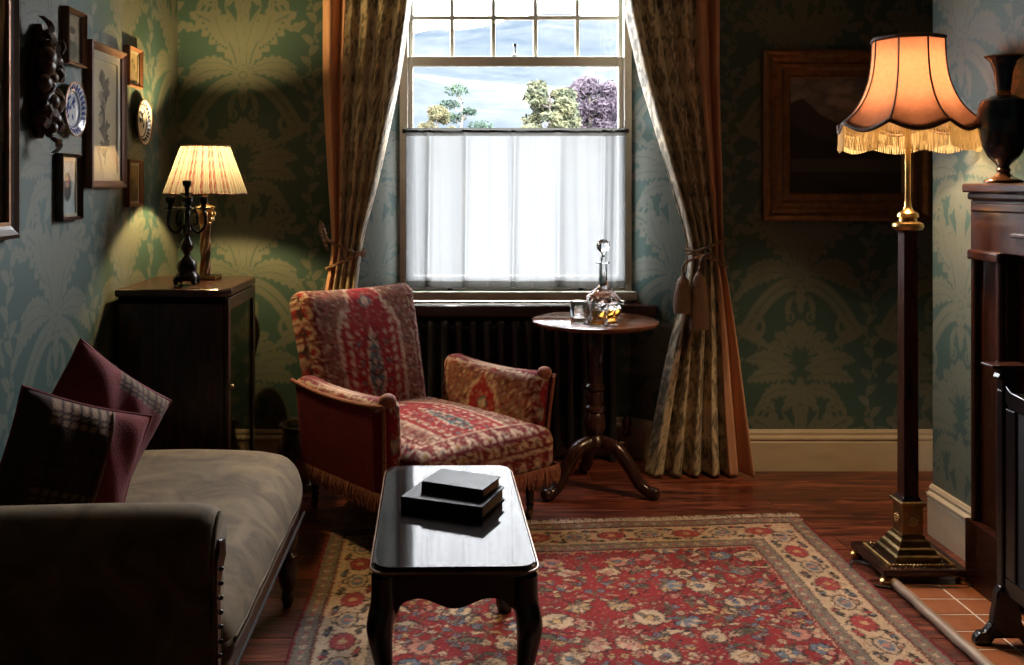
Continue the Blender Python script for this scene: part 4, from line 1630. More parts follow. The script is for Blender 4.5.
layered([(hw - .012, hl - .012, ht - .026), (hw - .002, hl - .002, ht - .022), (hw, hl, ht - .016), (hw - .001, hl - .001, ht - .008), (hw - .006, hl - .006, ht - .003), (hw - .012, hl - .012, ht - .003)], .045, 'table_top', M['lacquer'], ct)
tp = layered([(hw - .008, hl - .008, ht - .004), (hw - .008, hl - .008, ht)], .042, 'top_panel', M['top_gloss'], ct)
mb = MB()
mb.tube([(a, b, ht - .012) for a, b in round_rect(hw + .0005, hl + .0005, .045)], .0028, 6, closed=True)
mb.build('edge_bead', M['gilt_line'], ct)
def apron(w):
    top_ = ht - .026
    pts = [(-w, top_), (w, top_), (w, top_ - .13)]
    for t in np.linspace(1, -1, 33):
        a = abs(t)
        z = top_ - .065 - .012 * math.cos(t * PI * 2) * (a < .75) - (.065 * ((a - .7) / .3) ** 1.5 if a > .7 else 0)
        pts.append((w * t * .999, z))
    pts.append((-w, top_ - .13))
    return pts
for sy in (-1, 1):
    MB().prism(apron(hw - .028), sy * (hl - .036), sy * (hl - .020), 'y').build('apron', M['lacquer'], ct, sharp=.4)
for sx in (-1, 1):
    MB().prism(apron(hl - .028), sx * (hw - .036), sx * (hw - .020), 'x').build('apron', M['lacquer'], ct, sharp=.4)
for sx in (-1, 1):
    for sy in (-1, 1):
        bx, by = sx * (hw - .030), sy * (hl - .030)
        pth = bez([(bx, by, ht - .026), (bx, by, ht - .09), (bx + sx * .008, by + sy * .008, ht - .15), (bx - sx * .001, by - sy * .001, ht - .24), (bx - sx * .008, by - sy * .008, .12), (bx - sx * .002, by - sy * .002, .04), (bx + sx * .010, by + sy * .010, .012), (bx + sx * .012, by + sy * .012, 0)], 6)
        n = len(pth)
        rad = [float(np.interp(p.z, [0, .012, .04, .12, ht - .24, ht - .15, ht - .09, ht - .026], [.020, .024, .016, .015, .021, .031, .030, .028])) for p in pth]
        MB().tube(pth, rad, 16).build('leg', M['lacquer'], ct)

def book(name, label, px, py, d, rz, w, l, h, z):
    p = P(px, py, d)
    t = thing(name, label, 'book', (p.x, d, z), rz)
    c = MB()
    c.box(-w / 2, w / 2, -l / 2, l / 2, 0, .004).box(-w / 2, w / 2, -l / 2, l / 2, h - .004, h).box(-w / 2, -w / 2 + .006, -l / 2, l / 2, .003, h - .003)
    c.build('cover', M['book'], t, bevel=.0015, smooth=False)
    MB().box(-w / 2 + .005, w / 2 - .005, -l / 2 + .005, l / 2 - .005, .004, h - .004).build('page_block', M['pages'], t, smooth=False)
    return t


zt = ht + .010
book('book', 'larger thick dark book lying flat on the coffee table', 453.5, 505, 2.63, math.radians(68), .186, .236, .037, zt)
book('book', 'smaller dark book lying on top of the thicker one', 461.5, 483, 2.65, math.radians(65), .132, .185, .029, zt + .037)

# ------------------------------------------------------------------ tripod table
tt = thing('tripod_table', 'round mahogany tripod table under the window', 'side table', (.640, 4.20, 0))
MB().lathe([(.05, .722), (.262, .732), (.272, .738), (.277, .746), (.276, .752), (.268, .756), (0.002, .756)], 64).build('table_top', M['tabletop'], tt, sharp=.5)
MB().lathe([(.030, .19), (.050, .205), (.052, .225), (.036, .24), (.032, .25), (.044, .27), (.047, .30), (.041, .335), (.034, .345), (.044, .355), (.044, .37), (.034, .38), (.038, .40), (.040, .425), (.032, .44), (.043, .45), (.043, .462), (.030, .475), (.033, .55), (.037, .62), (.040, .68), (.032, .70), (.050, .715), (.055, .723)], 28).build('column', M['mahogany_v'], tt)
for an in (math.radians(212), math.radians(-28), math.radians(92)):
    dx, dy = math.cos(an), math.sin(an)
    pr = [(.035, .215), (.10, .195), (.16, .125), (.205, .055), (.25, .028), (.285, .030)]
    pp = bez([(dx * r, dy * r, z) for r, z in pr], 6)
    rad = [float(np.interp(k / (len(pp) - 1), [0, .2, .5, .75, .9, 1], [.034, .032, .027, .024, .027, .020])) for k in range(len(pp))]
    MB().tube(pp, rad, 14).build('leg', M['mahogany_v'], tt)

# decanter and tumblers
dp = P(603, 318, 4.215)
zt2 = .7565
dec = thing('decanter', 'cut glass decanter of whisky with ball stopper on the round table', 'decanter', (dp.x, 4.215, zt2))
def faceted(prof, seg, amp):
    mb = MB()
    m = len(prof)
    for j, (r, z) in enumerate(prof):
        for k in range(seg):
            a = 2 * PI * (k + .5 * (j % 2)) / seg
            rr = r * (1 + amp * (1 if (j + k) % 2 else -1))
            mb.v.append((rr * math.cos(a), rr * math.sin(a), z))
    for j in range(m - 1):
        for k in range(seg):
            k2 = (k + 1) % seg
            mb.f.append((j * seg + k, j * seg + k2, (j + 1) * seg + k2, (j + 1) * seg + k))
    mb.f.append(tuple(range(seg))[::-1])
    mb.f.append(tuple((m - 1) * seg + k for k in range(seg)))
    return mb
body = [(.050, 0), (.060, .006), (.074, .025), (.080, .048), (.079, .068), (.070, .092), (.050, .112), (.032, .125)]
bo = faceted(body, 18, .020)
bo.build('bowl', M['glass'], dec, smooth=False)
dec.scale = (1.03, 1.03, 1.08)
MB().lathe([(.030, .124), (.020, .14), (.017, .19), (.016, .225), (.031, .228), (.031, .233), (.014, .236)], 10).build('neck', M['glass'], dec, sharp=.3)
MB().lathe([(.004, .008), (.052, .010), (.066, .026), (.071, .045), (.004, .0455)], 24).build('whisky', M['whisky'], dec)
MB().ball((0, 0, .300), .029, 12, 8).lathe([(.010, .236), (.012, .25), (.007, .262), (.010, .275)], 10).build('stopper', M['glass'], dec, smooth=False)


def tumbler(label, px, py, d):
    p = P(px, py, d)
    t = thing('tumbler', label, 'glass', (p.x, d, zt2))
    MB().lathe([(.004, .001), (.037, .001), (.038, .004), (.041, .088), (.0385, .088), (.0355, .020), (.004, .016)], 20, cap=False).build('glass_body', M['glass'], t, sharp=.5)
    return t


tumbler('empty glass tumbler standing left of the decanter', 579, 320, 4.13)
tumbler('glass tumbler standing directly in front of the decanter', 599, 324, 4.055)

# ------------------------------------------------------------------ radiator
rad = thing('radiator', 'dark cast iron column radiator below the window', 'radiator', (0, 4.655, 0))
x0 = -.16
for k in range(15):
    xx = x0 + k * .068
    mb = MB()
    for yo in (-.030, .030):
        mb.tube([(xx, yo * .6, .675), (xx, yo, .655), (xx, yo, .63), (xx, yo, .12), (xx, yo, .09), (xx, yo * .6, .07)], [.020, .021, .019, .019, .021, .020], 10)
    mb.ball((xx, 0, .672), .032, 12, 8, (.95, 1.35, .75))
    mb.ball((xx, 0, .075), .032, 12, 8, (.95, 1.35, .75))
    mb.build('section', M['iron'], rad)
mb = MB()
for zq in (.655, .085): MB().tube([(x0, 0, zq), (x0 + 14 * .068, 0, zq)], .018, 10).build('hub', M['iron'], rad)
for k in (0, 14):
    MB().box(x0 + k * .068 - .014, x0 + k * .068 + .014, -.035, .035, 0, .07).build('foot', M['iron'], rad, bevel=.006)
xe = x0 + 14 * .068
mb = MB().tube([(xe, 0, .085), (xe + .085, 0, .085)], .011, 10).tube([(xe + .075, 0, -.0), (xe + .075, 0, .135)], .013, 10)
mb.build('pipe', M['brass_dark'], rad)
MB().lathe([(.016, .12), (.022, .135), (.014, .155), (.020, .165), (.024, .185), (.012, .215), (.004, .225)], 12, (xe + .075, 0, 0)).build('valve', M['mahogany'], rad)

# ------------------------------------------------------------------ cabinet in the corner
cb = thing('cabinet', 'dark mahogany display cabinet with a glazed door in the corner', 'cabinet', (-1.06, 3.86, 0))
cw, cd, chh = .20, .255, .955
body = MB()
body.box(-cw - .0, cw, -cd, -cd + .02, .10, chh - .03)      # side towards camera
body.box(-cw, cw, cd - .02, cd, .10, chh - .03)
body.box(-cw, -cw + .015, -cd + .02, cd - .02, .10, chh - .03)
body.box(-cw, cw, -cd, cd, .08, .12)
body.box(-cw, cw, -cd, cd, chh - .06, chh - .03)
body.build('body', M['mahogany_v'], cb, bevel=.003, smooth=False)
MB().prism([(-cw - .01, -cd - .015), (cw - .015, -cd - .015), (cw + .025, -cd + .03), (cw + .025, cd - .03), (cw - .015, cd + .015), (-cw - .01, cd + .015)], chh - .03, chh, 'z').build('top', M['mahogany'], cb, bevel=.008, smooth=False)
for zq in (.40, .66): MB().box(-cw + .02, cw - .02, -cd + .02, cd - .02, zq, zq + .015).build('shelf', M['mahogany_v'], cb, smooth=False)
dr = MB().box(cw, cw + .018, -cd + .005, -cd + .05, .12, chh - .035).box(cw, cw + .018, cd - .05, cd - .005, .12, chh - .035).box(cw, cw + .018, -cd + .05, cd - .05, .12, .17).box(cw, cw + .018, -cd + .05, cd - .05, chh - .085, chh - .035).build('door', M['mahogany_v'], cb, bevel=.004, smooth=False)
MB().box(cw + .006, cw + .010, -cd + .05, cd - .05, .17, chh - .085).build('glass_pane', M['pglass'], dr, smooth=False)
MB().ball((cw + .026, -cd + .028, .58), .009, 10, 8).build('knob', M['brass'], dr)
for sx in (-1, 1):
    for sy in (-1, 1):
        MB().lathe([(.014, 0), (.018, .03), (.024, .08)], 12, (sx * (cw - .03), sy * (cd - .03), 0)).build('leg', M['mahogany_v'], cb)

# dark teardrop shape behind the cabinet, modelled by its outline only
pc = P(246, 335, 4.30)
tr = MB()
out = [(math.cos(a) * .062 * (1 if math.sin(a) > 0 else max(.28, 1 + .95 * math.sin(a))), .12 * math.sin(a) if math.sin(a) > 0 else .30 * math.sin(a)) for a in np.linspace(0, 2 * PI, 36, endpoint=False)]
tr.prism(out, -.014, .014, 'y').box(-.012, .012, -.012, .012, -pc.z, -.25)
tag(tr.build('dark_teardrop', M['lacquer'], None, bevel=.006, loc=(pc.x, 4.30, pc.z)), 'dark teardrop-shaped piece peeking out behind the corner cabinet', 'ornament')

# ------------------------------------------------------------------ fireplace surround on the chimney breast
fp = thing('fireplace', 'dark panelled wooden fireplace surround on the chimney breast', 'fireplace', (XC, 2.50, 0))
def fbox(x0, x1, y0, y1, z0, z1, name, mat='mahogany_v', bevel=.005, parent=None):
    return MB().box(x0 - XC, x1 - XC, y0 - 2.5, y1 - 2.5, z0, z1).build(name, M[mat], parent or fp, bevel=bevel, smooth=False)
e = XC - .002
fbox(1.725, e, 1.80, 3.205, 1.325, 1.355, 'mantel_shelf', 'mahogany', .006)
fbox(1.738, e, 1.82, 3.198, 1.300, 1.325, 'shelf_moulding', 'mahogany', .008)
fbox(1.742, 1.753, 2.04, 2.960, 1.185, 1.20, 'frieze_bead', 'mahogany', .004)
fbox(1.752, e, 1.82, 3.200, 1.13, 1.300, 'frieze', 'mahogany')
fbox(1.742, 1.753, 1.84, 3.18, 1.262, 1.290, 'moulding', 'mahogany', .006)
for ya, yb in ((3.015, 3.195), (1.81, 1.99)):
    ys0, ys1 = ya + .0, yb
    fbox(1.764, e, ya, yb, .23, 1.13, 'pilaster')
    fbox(1.746, 1.765, yb - .030, yb - .006, .23, 1.12, 'pilaster_bead', bevel=.006)
    fbox(1.746, 1.765, ya + .006, ya + .03, .23, 1.12, 'pilaster_bead', bevel=.006)
    fbox(1.735, e, ya - .0, yb + .008, 0.0, .23, 'plinth', 'mahogany', .004)
    fbox(1.738, 1.765, ya + .0, yb + .005, 1.10, 1.135, 'capital', 'mahogany', .008)
fbox(1.800, e, 2.90, 3.015, 0, 1.13, 'inner_stile')
fbox(1.800, e, 1.99, 2.10, 0, 1.13, 'inner_stile')
fbox(1.800, e, 2.10, 2.90, .98, 1.13, 'inner_rail')
fbox(1.845, e, 2.10, 2.90, .012, .98, 'fire_back', 'soot')

# hearth with its tiles and timber kerb
he = tag(MB().box(1.505, 1.868, 1.7, 3.19, .001, .010).build('hearth', M['grout'], smooth=False), 'terracotta tiled hearth with pale grout before the fireplace', 'hearth', kind='structure')
tw, tl = .1205, .1115
tmesh = None
for i in range(3):
    for j in range(13):
        xa, yb = 1.515 + i * tw, 3.185 - j * tl
        if tmesh is None:
            o = MB().box(.0036, tw - .0036, -tl + .0036, -.0036, .004, .0116).build('tile', M['tile'], he, bevel=.0012, smooth=False)
            tmesh = o
        else:
            o = tmesh.copy(); link(o, he)
        o.location = (xa, yb, random.uniform(-.0006, .0006))
mb = MB()
pts = [(1.49 + .0015 * math.sin(k), 1.72 + k * .0295, .0165 + .0006 * math.sin(k * 1.7)) for k in range(51)]
mb.tube(pts, .0165, 12)
tag(mb.build('kerb', M['kerb']), 'worn rounded timber kerb edging the tiled hearth', 'kerb')

# fire screen standing on the hearth
fs = thing('fire_screen', 'dark wooden cheval fire screen standing on the hearth', 'fire screen', (1.622, 2.46, .0125))
for yq in (.315, -.315):
    ft = [(-.115, 0), (-.112, .018), (-.095, .034), (-.075, .036), (-.062, .050), (-.052, .060), (-.050, .082), (-.040, .12), (-.036, .150), (-.022, .170), (.022, .170), (.036, .150), (.040, .12), (.050, .082), (.052, .060), (.062, .05), (.075, .036), (.095, .034), (.112, .018), (.115, 0), (.06, 0), (.045, .018), (-.045, .018), (-.06, 0)]
    ft = [(a * .82, b) for a, b in ft]
    MB().prism(ft, yq - .014, yq + .014, 'y').build('foot', M['lacquer'], fs, bevel=.004, sharp=.4)
    MB().box(-.018, .018, yq - .014, yq + .014, .15, .74).build('post', M['lacquer'], fs, bevel=.004, smooth=False)
    MB().prism([(-.018, .74), (-.018, .765), (-.030, .775), (-.022, .79), (-.03, .806), (.03, .806), (.022, .79), (.030, .775), (.018, .765), (.018, .74)], yq - .016, yq + .016, 'y').build('bracket', M['lacquer'], fs, bevel=.003)
    MB().box(-.055, .055, yq - .032, yq + .030, .806, .816).build('cap', M['mahogany'], fs, bevel=.003, smooth=False)
top = [(-.301, .72), (-.301, .76), (-.27, .742), (-.2, .736), (-.1, .75), (0, .765), (.1, .75), (.2, .736), (.27, .742), (.301, .76), (.301, .72), (.28, .69), (-.28, .69)]
MB().prism(top, -.012, .012, 'x').build('top_rail', M['lacquer'], fs, bevel=.003, sharp=.4)
MB().box(-.012, .012, -.301, .301, .15, .20).build('bottom_rail', M['lacquer'], fs, bevel=.003, smooth=False)
for k in range(2):
    MB().box(-.011, .011, (-.301 if k else .25), (-.25 if k else .301), .20, .69).build('stile', M['lacquer'], fs, bevel=.003, smooth=False)
MB().box(-.005, .005, -.25, .25, .20, .69).build('panel', M['soot'], fs, smooth=False)

# ================================================================== LAMPS
def lamp_light(name, loc, power, color, radius, parent):
    l = bpy.data.lights.new(name, 'POINT')
    l.energy = power
    l.color = color
    l.shadow_soft_size = radius
    o = bpy.data.objects.new(name, l)
    link(o, parent)
    o.location = loc
    return o


def bulb_mat():
    m, nt, b = new_mat('lit_bulb')
    b.inputs['Base Color'].default_value = (1, .8, .5, 1)
    b.inputs['Emission Color'].default_value = (1, .72, .38, 1)
    b.inputs['Emission Strength'].default_value = 12
    return m


M['bulb'] = bulb_mat()
WARM = (1.0, 0.66, 0.30)
GOLD = (1.0, 0.68, 0.27)

# ------------------------------------------------------------------ floor lamp
fl = thing('floor_lamp', 'brass and wood floor lamp with fringed pink shade', 'floor lamp', (1.600, 3.32, 0))
for sx in (-1, 1):
    for sy in (-1, 1):
        MB().lathe([(.012, 0), (.022, .005), (.024, .018), (.016, .026), (.020, .034)], 12, (sx * .128, sy * .118, 0)).build('foot', M['brass'], fl)
MB().box(-.145, .145, -.135, .135, .034, .058).build('base', M['mahogany'], fl, bevel=.006, smooth=False)
mb = MB()
for k in range(19):
    t = -.108 + .216 * k / 18
    mb.ball((t, -.100, .060), .006, 8, 6); mb.ball((t, .100, .060), .006, 8, 6)
    mb.ball((-.108, t * .93, .060), .006, 8, 6); mb.ball((.108, t * .93, .060), .006, 8, 6)
mb.build('gadroon_border', M['brass'], fl)
def sq_stack(rows):
    mb = MB()
    for (h, z) in rows:
        mb.v += [(-h, -h, z), (h, -h, z), (h, h, z), (-h, h, z)]
    for j in range(len(rows) - 1):
        for k in range(4):
            k2 = (k + 1) % 4
            mb.f.append((j * 4 + k, j * 4 + k2, (j + 1) * 4 + k2, (j + 1) * 4 + k))
    mb.f.append((3, 2, 1, 0)); n = 4 * (len(rows) - 1)
    mb.f.append((n, n + 1, n + 2, n + 3))
    return mb
sq_stack([(.078, .058), (.078, .078), (.070, .082), (.064, .098), (.056, .104), (.050, .122), (.042, .130), (.040, .140)]).build('stepped_plinth', M['brass_dark'], fl, bevel=.002, smooth=False)
bk = sq_stack([(.036, .140), (.036, .235), (.044, .240), (.046, .252), (.040, .256)]).build('plinth_block', M['brass_dark'], fl, bevel=.002, smooth=False)
for sx, sy in ((0, -1), (-1, 0), (1, 0), (0, 1)):
    mb = MB()
    for k in range(8):
        a = 2 * PI * k / 8
        mb.ball((sx * .037 + (0 if sx else .012 * math.cos(a)), sy * .037 + (0 if sy else .012 * math.cos(a)), .188 + .012 * math.sin(a)), .006, 8, 6)
    mb.ball((sx * .038, sy * .038, .188), .007, 8, 6)
    mb.build('rosette', M['brass'], bk)
sq_stack([(.034, .256), (.026, .27), (.024, 1.18), (.028, 1.19)]).build('column', M['mahogany_v'], fl, bevel=.002, smooth=False)
MB().lathe([(.030, 1.188), (.046, 1.195), (.052, 1.206), (.050, 1.216), (.030, 1.224), (.028, 1.232), (.036, 1.240), (.032, 1.252), (.018, 1.262), (.012, 1.275), (.0095, 1.30), (.0095, 1.70), (.014, 1.705), (.014, 1.73)], 24).build('stem', M['brass'], fl)
MB().lathe([(.010, 1.73), (.014, 1.75), (.030, 1.79), (.026, 1.82), (.004, 1.835)], 16).build('bulb', M['bulb'], fl)
# shade of eight concave silk panels
ZT, ZB = 1.858, 1.565
NP = 8
OFF = 0.10


def shade_r(t):
    """t 0 at the top, 1 at the bottom"""
    return .116 + .008 * t + .098 * t ** 3.1 + .010 * max(0, t - .85) / .15


def shade_pt(phi, t, drop=0.0, rr=0.0):
    loc = ((phi - OFF) % (2 * PI / NP)) - PI / NP
    fl_ = math.cos(PI / NP) / math.cos(loc)
    r = (shade_r(t) + rr) * (1 - .75 * (1 - fl_) - .0)
    z = ZT + (ZB - ZT) * t - drop
    return (r * math.cos(phi), r * math.sin(phi), z)


def scallop(phi):
    loc = ((phi - OFF) % (2 * PI / NP)) / (2 * PI / NP)
    return .030 * math.sin(PI * loc)


silk = shade_mat('peach_silk_shade', (0.34, 0.215, 0.165), 0.66)
trim = simple('brown_braid', (0.05, 0.022, 0.016), .7, 0, (0.09, .04, .03), 80)
fringe_m = shade_mat('gold_lamp_fringe', (0.46, 0.37, 0.225), 0.6)
for p_ in range(NP):
    nu, nv = 14, 24
    V = []
    for j in range(nv + 1):
        t = j / nv
        for i in range(nu + 1):
            phi = OFF + (p_ + i / nu) * 2 * PI / NP
            ph2 = min(phi, OFF + (p_ + 1) * 2 * PI / NP - 1e-5) if i == nu else (phi + 1e-5 if i == 0 else phi)
            V.append(shade_pt(ph2, t, scallop(ph2) * t ** 5))
    o = mesh_np('shade_panel', V, grid_quads(nu, nv), silk, fl)
    s = o.modifiers.new('thick', 'SOLIDIFY'); s.thickness = .0012
    phi = OFF + p_ * 2 * PI / NP + 1e-5
    MB().tube([shade_pt(phi, t, 0, .002) for t in np.linspace(0, 1, 24)], .0028, 6).build('shade_rib', trim, fl)
MB().tube([shade_pt(2 * PI * k / 64, 0.0, 0, .002) for k in range(64)], .007, 8, closed=True).build('top_braid', trim, fl)
MB().tube([shade_pt(2 * PI * k / 160, 1.0, scallop(2 * PI * k / 160), .003) for k in range(160)], .0065, 8, closed=True).build('bottom_braid', trim, fl)
mb = MB()
NS = 300
for k in range(NS):
    phi = 2 * PI * (k + .2 * random.random()) / NS
    a = Vector(shade_pt(phi, 1.0, scallop(phi), .003))
    L = .082 - scallop(phi) * .35
    dx = random.gauss(0, .0012)
    mb.tube([a, a + Vector((dx, dx, -L * .5)), a + Vector((-dx, dx, -L))], [.0019, .0016, .0017], 4)
tag(mb.build('fringe', fringe_m, fl), kind='stuff')
mb = MB()
for k in range(4):
    a = PI / 4 + k * PI / 2
    mb.tube([(0, 0, 1.84), (.116 * math.cos(a), .116 * math.sin(a), ZT - .002)], .002, 6)
mb.build('shade_spider', M['brass_dark'], fl)
lamp_light('bulb_light', (0, 0, 1.695), 42, (1.0, 0.68, 0.36), .03, fl)
mb = MB()
mb.tube(bez([(-.10, -.155, .006), (-.19, -.11, .004), (-.195, .0, .004), (-.17, .04, .02), (-.135, -.02, .030)], 10), .004, 6)
mb.tube(bez([(.14, -.12, .05), (.13, -.155, .012), (.06, -.165, .012), (-.03, -.155, .012), (-.10, -.155, .006)], 10), .004, 6)
mb.build('power_cord', M['black'], fl)

# ------------------------------------------------------------------ table lamp
tl_ = thing('table_lamp', 'brass twisted column table lamp with pleated shade on the cabinet', 'table lamp', (-1.030, 4.00, .9565))
MB().box(-.058, .058, -.058, .058, 0, .014).build('base', M['brass'], tl_, bevel=.004, smooth=False)
mb = MB()
seg, rows = 24, 70
for j in range(rows + 1):
    t = j / rows
    z = .014 + .215 * t
    for k in range(seg):
        a = 2 * PI * k / seg
        r = .0195 + .0045 * math.cos(4 * a - t * 13)
        mb.v.append((r * math.cos(a), r * math.sin(a), z))
for j in range(rows):
    for k in range(seg):
        k2 = (k + 1) % seg
        mb.f.append((j * seg + k, j * seg + k2, (j + 1) * seg + k2, (j + 1) * seg + k))
mb.build('twisted_column', simple('dark_twist_brass', (.24, .13, .07), .3, .8, (.36, .2, .1), 20), tl_, sharp=0)
MB().lathe([(.024, .228), (.028, .234), (.024, .242), (.026, .26), (.034, .282), (.038, .292), (.040, .302), (.030, .306), (.012, .312), (.010, .386)], 20).build('capital', M['brass'], tl_)
mb = MB()
for rz_, rr in ((.250, .030), (.272, .036)):
    for k in range(10):
        a = 2 * PI * k / 10
        mb.ball((rr * math.cos(a), rr * math.sin(a), rz_), .009, 8, 6, (1, 1, 1.3))
mb.build('acanthus', M['brass'], tl_)
MB().lathe([(.010, .385), (.022, .425), (.020, .45), (.004, .46)], 14).build('bulb', M['bulb'], tl_)
NPL = 56
V, cols = [], []
nv = 14
seg = NPL * 6
crm, rdd = np.array((.050, .046, .043)), np.array((.024, .0022, .0035))
rnp = random.Random(3)
strip = [rnp.choice([0, 0, .5, 1.0, .9, .2]) for _ in range(NPL)]
for j in range(nv + 1):
    t = j / nv
    for k in range(seg):
        a = 2 * PI * k / seg
        R = .098 + (.168 - .098) * t + (.003 + .002 * t) * math.cos(NPL * a)
        V.append((R * math.cos(a), R * math.sin(a), .556 - .196 * t))
        m = strip[int(k / 6) % NPL] * (.65 + .35 * math.sin(j * 2.1 + k)) if (k % 6) in (1, 2, 3, 4) else 0
        cols.append(crm * (1 - m) + rdd * m)
pl = mesh_np('pleated_shade', V, grid_quads(seg, nv, True), shade_mat('pleated_print_shade', (1, 1, 1), .62, True), tl_, col=np.array(cols))
MB().tube([(.099 * math.cos(2 * PI * k / 48), .099 * math.sin(2 * PI * k / 48), .557) for k in range(48)], .004, 6, closed=True).build('shade_trim', M['cord'], pl)
mb = MB()
for k in range(90):
    a = 2 * PI * k / 90
    mb.ball((.170 * math.cos(a), .170 * math.sin(a), .357), .0045, 6, 4)
tag(mb.build('beaded_edge', trim, pl), kind='stuff')
mb = MB()
for k in range(3):
    a = k * 2 * PI / 3
    mb.tube([(0, 0, .43), (.097 * math.cos(a), .097 * math.sin(a), .55)], .0018, 5)
mb.tube([(0, 0, .345), (0, 0, .43)], .002, 5)
mb.build('shade_carrier', M['brass_dark'], tl_)
lamp_light('bulb_light', (0.0, 0.0, .470), 36, GOLD, .025, tl_)

# ------------------------------------------------------------------ candelabra
cp = P(187, 283, 3.765)
cd_ = thing('candelabra', 'dark bronze candelabra standing before the table lamp', 'candelabra', (cp.x, 3.765, .9565))
mb = MB().lathe([(.030, .014), (.044, .020), (.046, .034), (.036, .050), (.040, .070), (.034, .092), (.018, .108), (.012, .118), (.016, .128), (.024, .140), (.026, .158), (.014, .178), (.010, .19), (.020, .205), (.016, .222), (.009, .24), (.012, .30), (.018, .318), (.010, .33), (.012, .352), (.026, .357), (.026, .362), (.008, .366), (.010, .385), (.017, .392), (.018, .408), (.012, .412)], 20)
mb.build('stem', M['bronze'], cd_)
for k in range(4):
    a = PI / 4 + k * PI / 2
    mb = MB().tube(bez([(.028 * math.cos(a), .028 * math.sin(a), .030), (.046 * math.cos(a), .046 * math.sin(a), .024), (.050 * math.cos(a), .050 * math.sin(a), .008), (.056 * math.cos(a), .056 * math.sin(a), .002)], 5), [.012] * 8 + [.011, .010, .009, .008, .006, .005, .004, .002], 8)
    mb.build('scroll_foot', M['bronze'], cd_)
for k in range(4):
    a = .35 + k * PI / 2
    ca, sa = math.cos(a), math.sin(a)
    am = MB().tube(bez([(.010 * ca, .010 * sa, .235), (.040 * ca, .040 * sa, .205), (.066 * ca, .066 * sa, .225), (.072 * ca, .072 * sa, .265), (.064 * ca, .064 * sa, .295)], 8), .0062, 8)
    am.tube(bez([(.012 * ca, .012 * sa, .30), (.034 * ca, .034 * sa, .285), (.040 * ca, .040 * sa, .245), (.026 * ca, .026 * sa, .235), (.028 * ca, .028 * sa, .255)], 8), .0045, 7)
    am = am.build('arm', M['bronze'], cd_)
    MB().lathe([(.006, .292), (.028, .300), (.029, .304), (.010, .308), (.010, .316), (.018, .326), (.018, .346), (.014, .348)], 16, (.064 * ca, .064 * sa, 0)).build('candle_cup', M['bronze'], am)

# ================================================================== PICTURES AND PLATES ON THE LEFT WALL
def wall_picture(name, label, ya, yb, z0, z1, fw, depth, fm, art, mount=0.0, x=XL + .002, gilt=None):
    """hung on the left wall between depths ya..yb"""
    t = thing(name, label, 'picture', (x, (ya + yb) / 2, z0))
    w, h = (yb - ya) / 2, z1 - z0
    prof = [(0, 0), (depth * .9, 0), (depth, fw * .25), (depth * .75, fw * .6), (depth * .55, fw), (0, fw)]
    mb = MB()
    rings = []
    for (dx, ins) in prof:
        n = len(mb.v)
        mb.v += [(dx, -w + ins, ins), (dx, w - ins, ins), (dx, w - ins, h - ins), (dx, -w + ins, h - ins)]
        rings.append(n)
    for r0, r1 in zip(rings, rings[1:] + rings[:1]):
        for k in range(4):
            k2 = (k + 1) % 4
            mb.f.append((r0 + k, r0 + k2, r1 + k2, r1 + k))
    mb.build('frame', M[fm], t, smooth=False)
    if gilt:
        g = MB()
        a, b = fw * .82, fw * 1.06
        for (y0, y1, q0, q1) in ((-w + a, w - a, a, b), (-w + a, w - a, h - b, h - a), (-w + a, -w + b, b, h - b), (w - b, w - a, b, h - b)):
            g.box(depth * .4, depth * .64, y0, y1, q0, q1)
        g.build('gilt_slip', M['gilt'], t, smooth=False)
    if mount:
        mb = MB()
        a = fw
        for (y0, y1, q0, q1) in ((-w + a, w - a, a, a + mount), (-w + a, w - a, h - a - mount, h - a), (-w + a, -w + a + mount, a + mount, h - a - mount), (w - a - mount, w - a, a + mount, h - a - mount)):
            mb.box(depth * .20, depth * .32, y0, y1, q0, q1)
        mb.build('mount', M['mount'], t, smooth=False)
    a = fw + mount * .9
    iw, ih = 2 * (w - a), h - 2 * a
    c = art(iw, ih)
    nu, nv = max(4, int(iw / .004)), max(4, int(ih / .004))
    Tq, Sq = np.meshgrid(np.linspace(0, 1, nv + 1), np.linspace(0, 1, nu + 1), indexing='ij')
    # seen from the room, left is the near end
    V = np.stack([np.full_like(Sq, depth * .16), -iw / 2 + iw * Sq, a + ih * Tq], -1).reshape(-1, 3)
    mesh_np('print', V, grid_quads(nu, nv), M['attr_print'], t, smooth=False, col=c.sample(Sq * iw, Tq * ih).reshape(-1, 3))
    MB().box(depth * .42, depth * .46, -w + fw * .8, w - fw * .8, fw * .8, h - fw * .8).build('glass', M['pglass'], t, smooth=False)
    return t


def art_botanical(w, h):
    c = Canvas(w, h, .002, srgb(176, 164, 138))
    ink = srgb(70, 66, 60)
    rn = random.Random(4)
    c.stroke([(w * .5 + .01 * math.sin(k * .5), h * (.08 + .8 * k / 20)) for k in range(21)], .006, ink)
    for k in range(30):
        y = h * rn.uniform(.18, .86); s = rn.choice([-1, 1]); L = w * rn.uniform(.12, .30) * (1.1 - abs(y / h - .5))
        c.leaf(w * .5, y - .02, w * .5 + s * L, y + rn.uniform(-.01, .06), .026, rn.choice([ink, srgb(96, 90, 78), srgb(116, 104, 88)]), .15 * s, 4)
    for k in range(12):
        c.disc(w * rn.uniform(.3, .7), h * rn.uniform(.45, .85), rn.uniform(.008, .022), rn.choice([srgb(84, 78, 72), srgb(104, 96, 86), srgb(140, 126, 108)]))
    return c


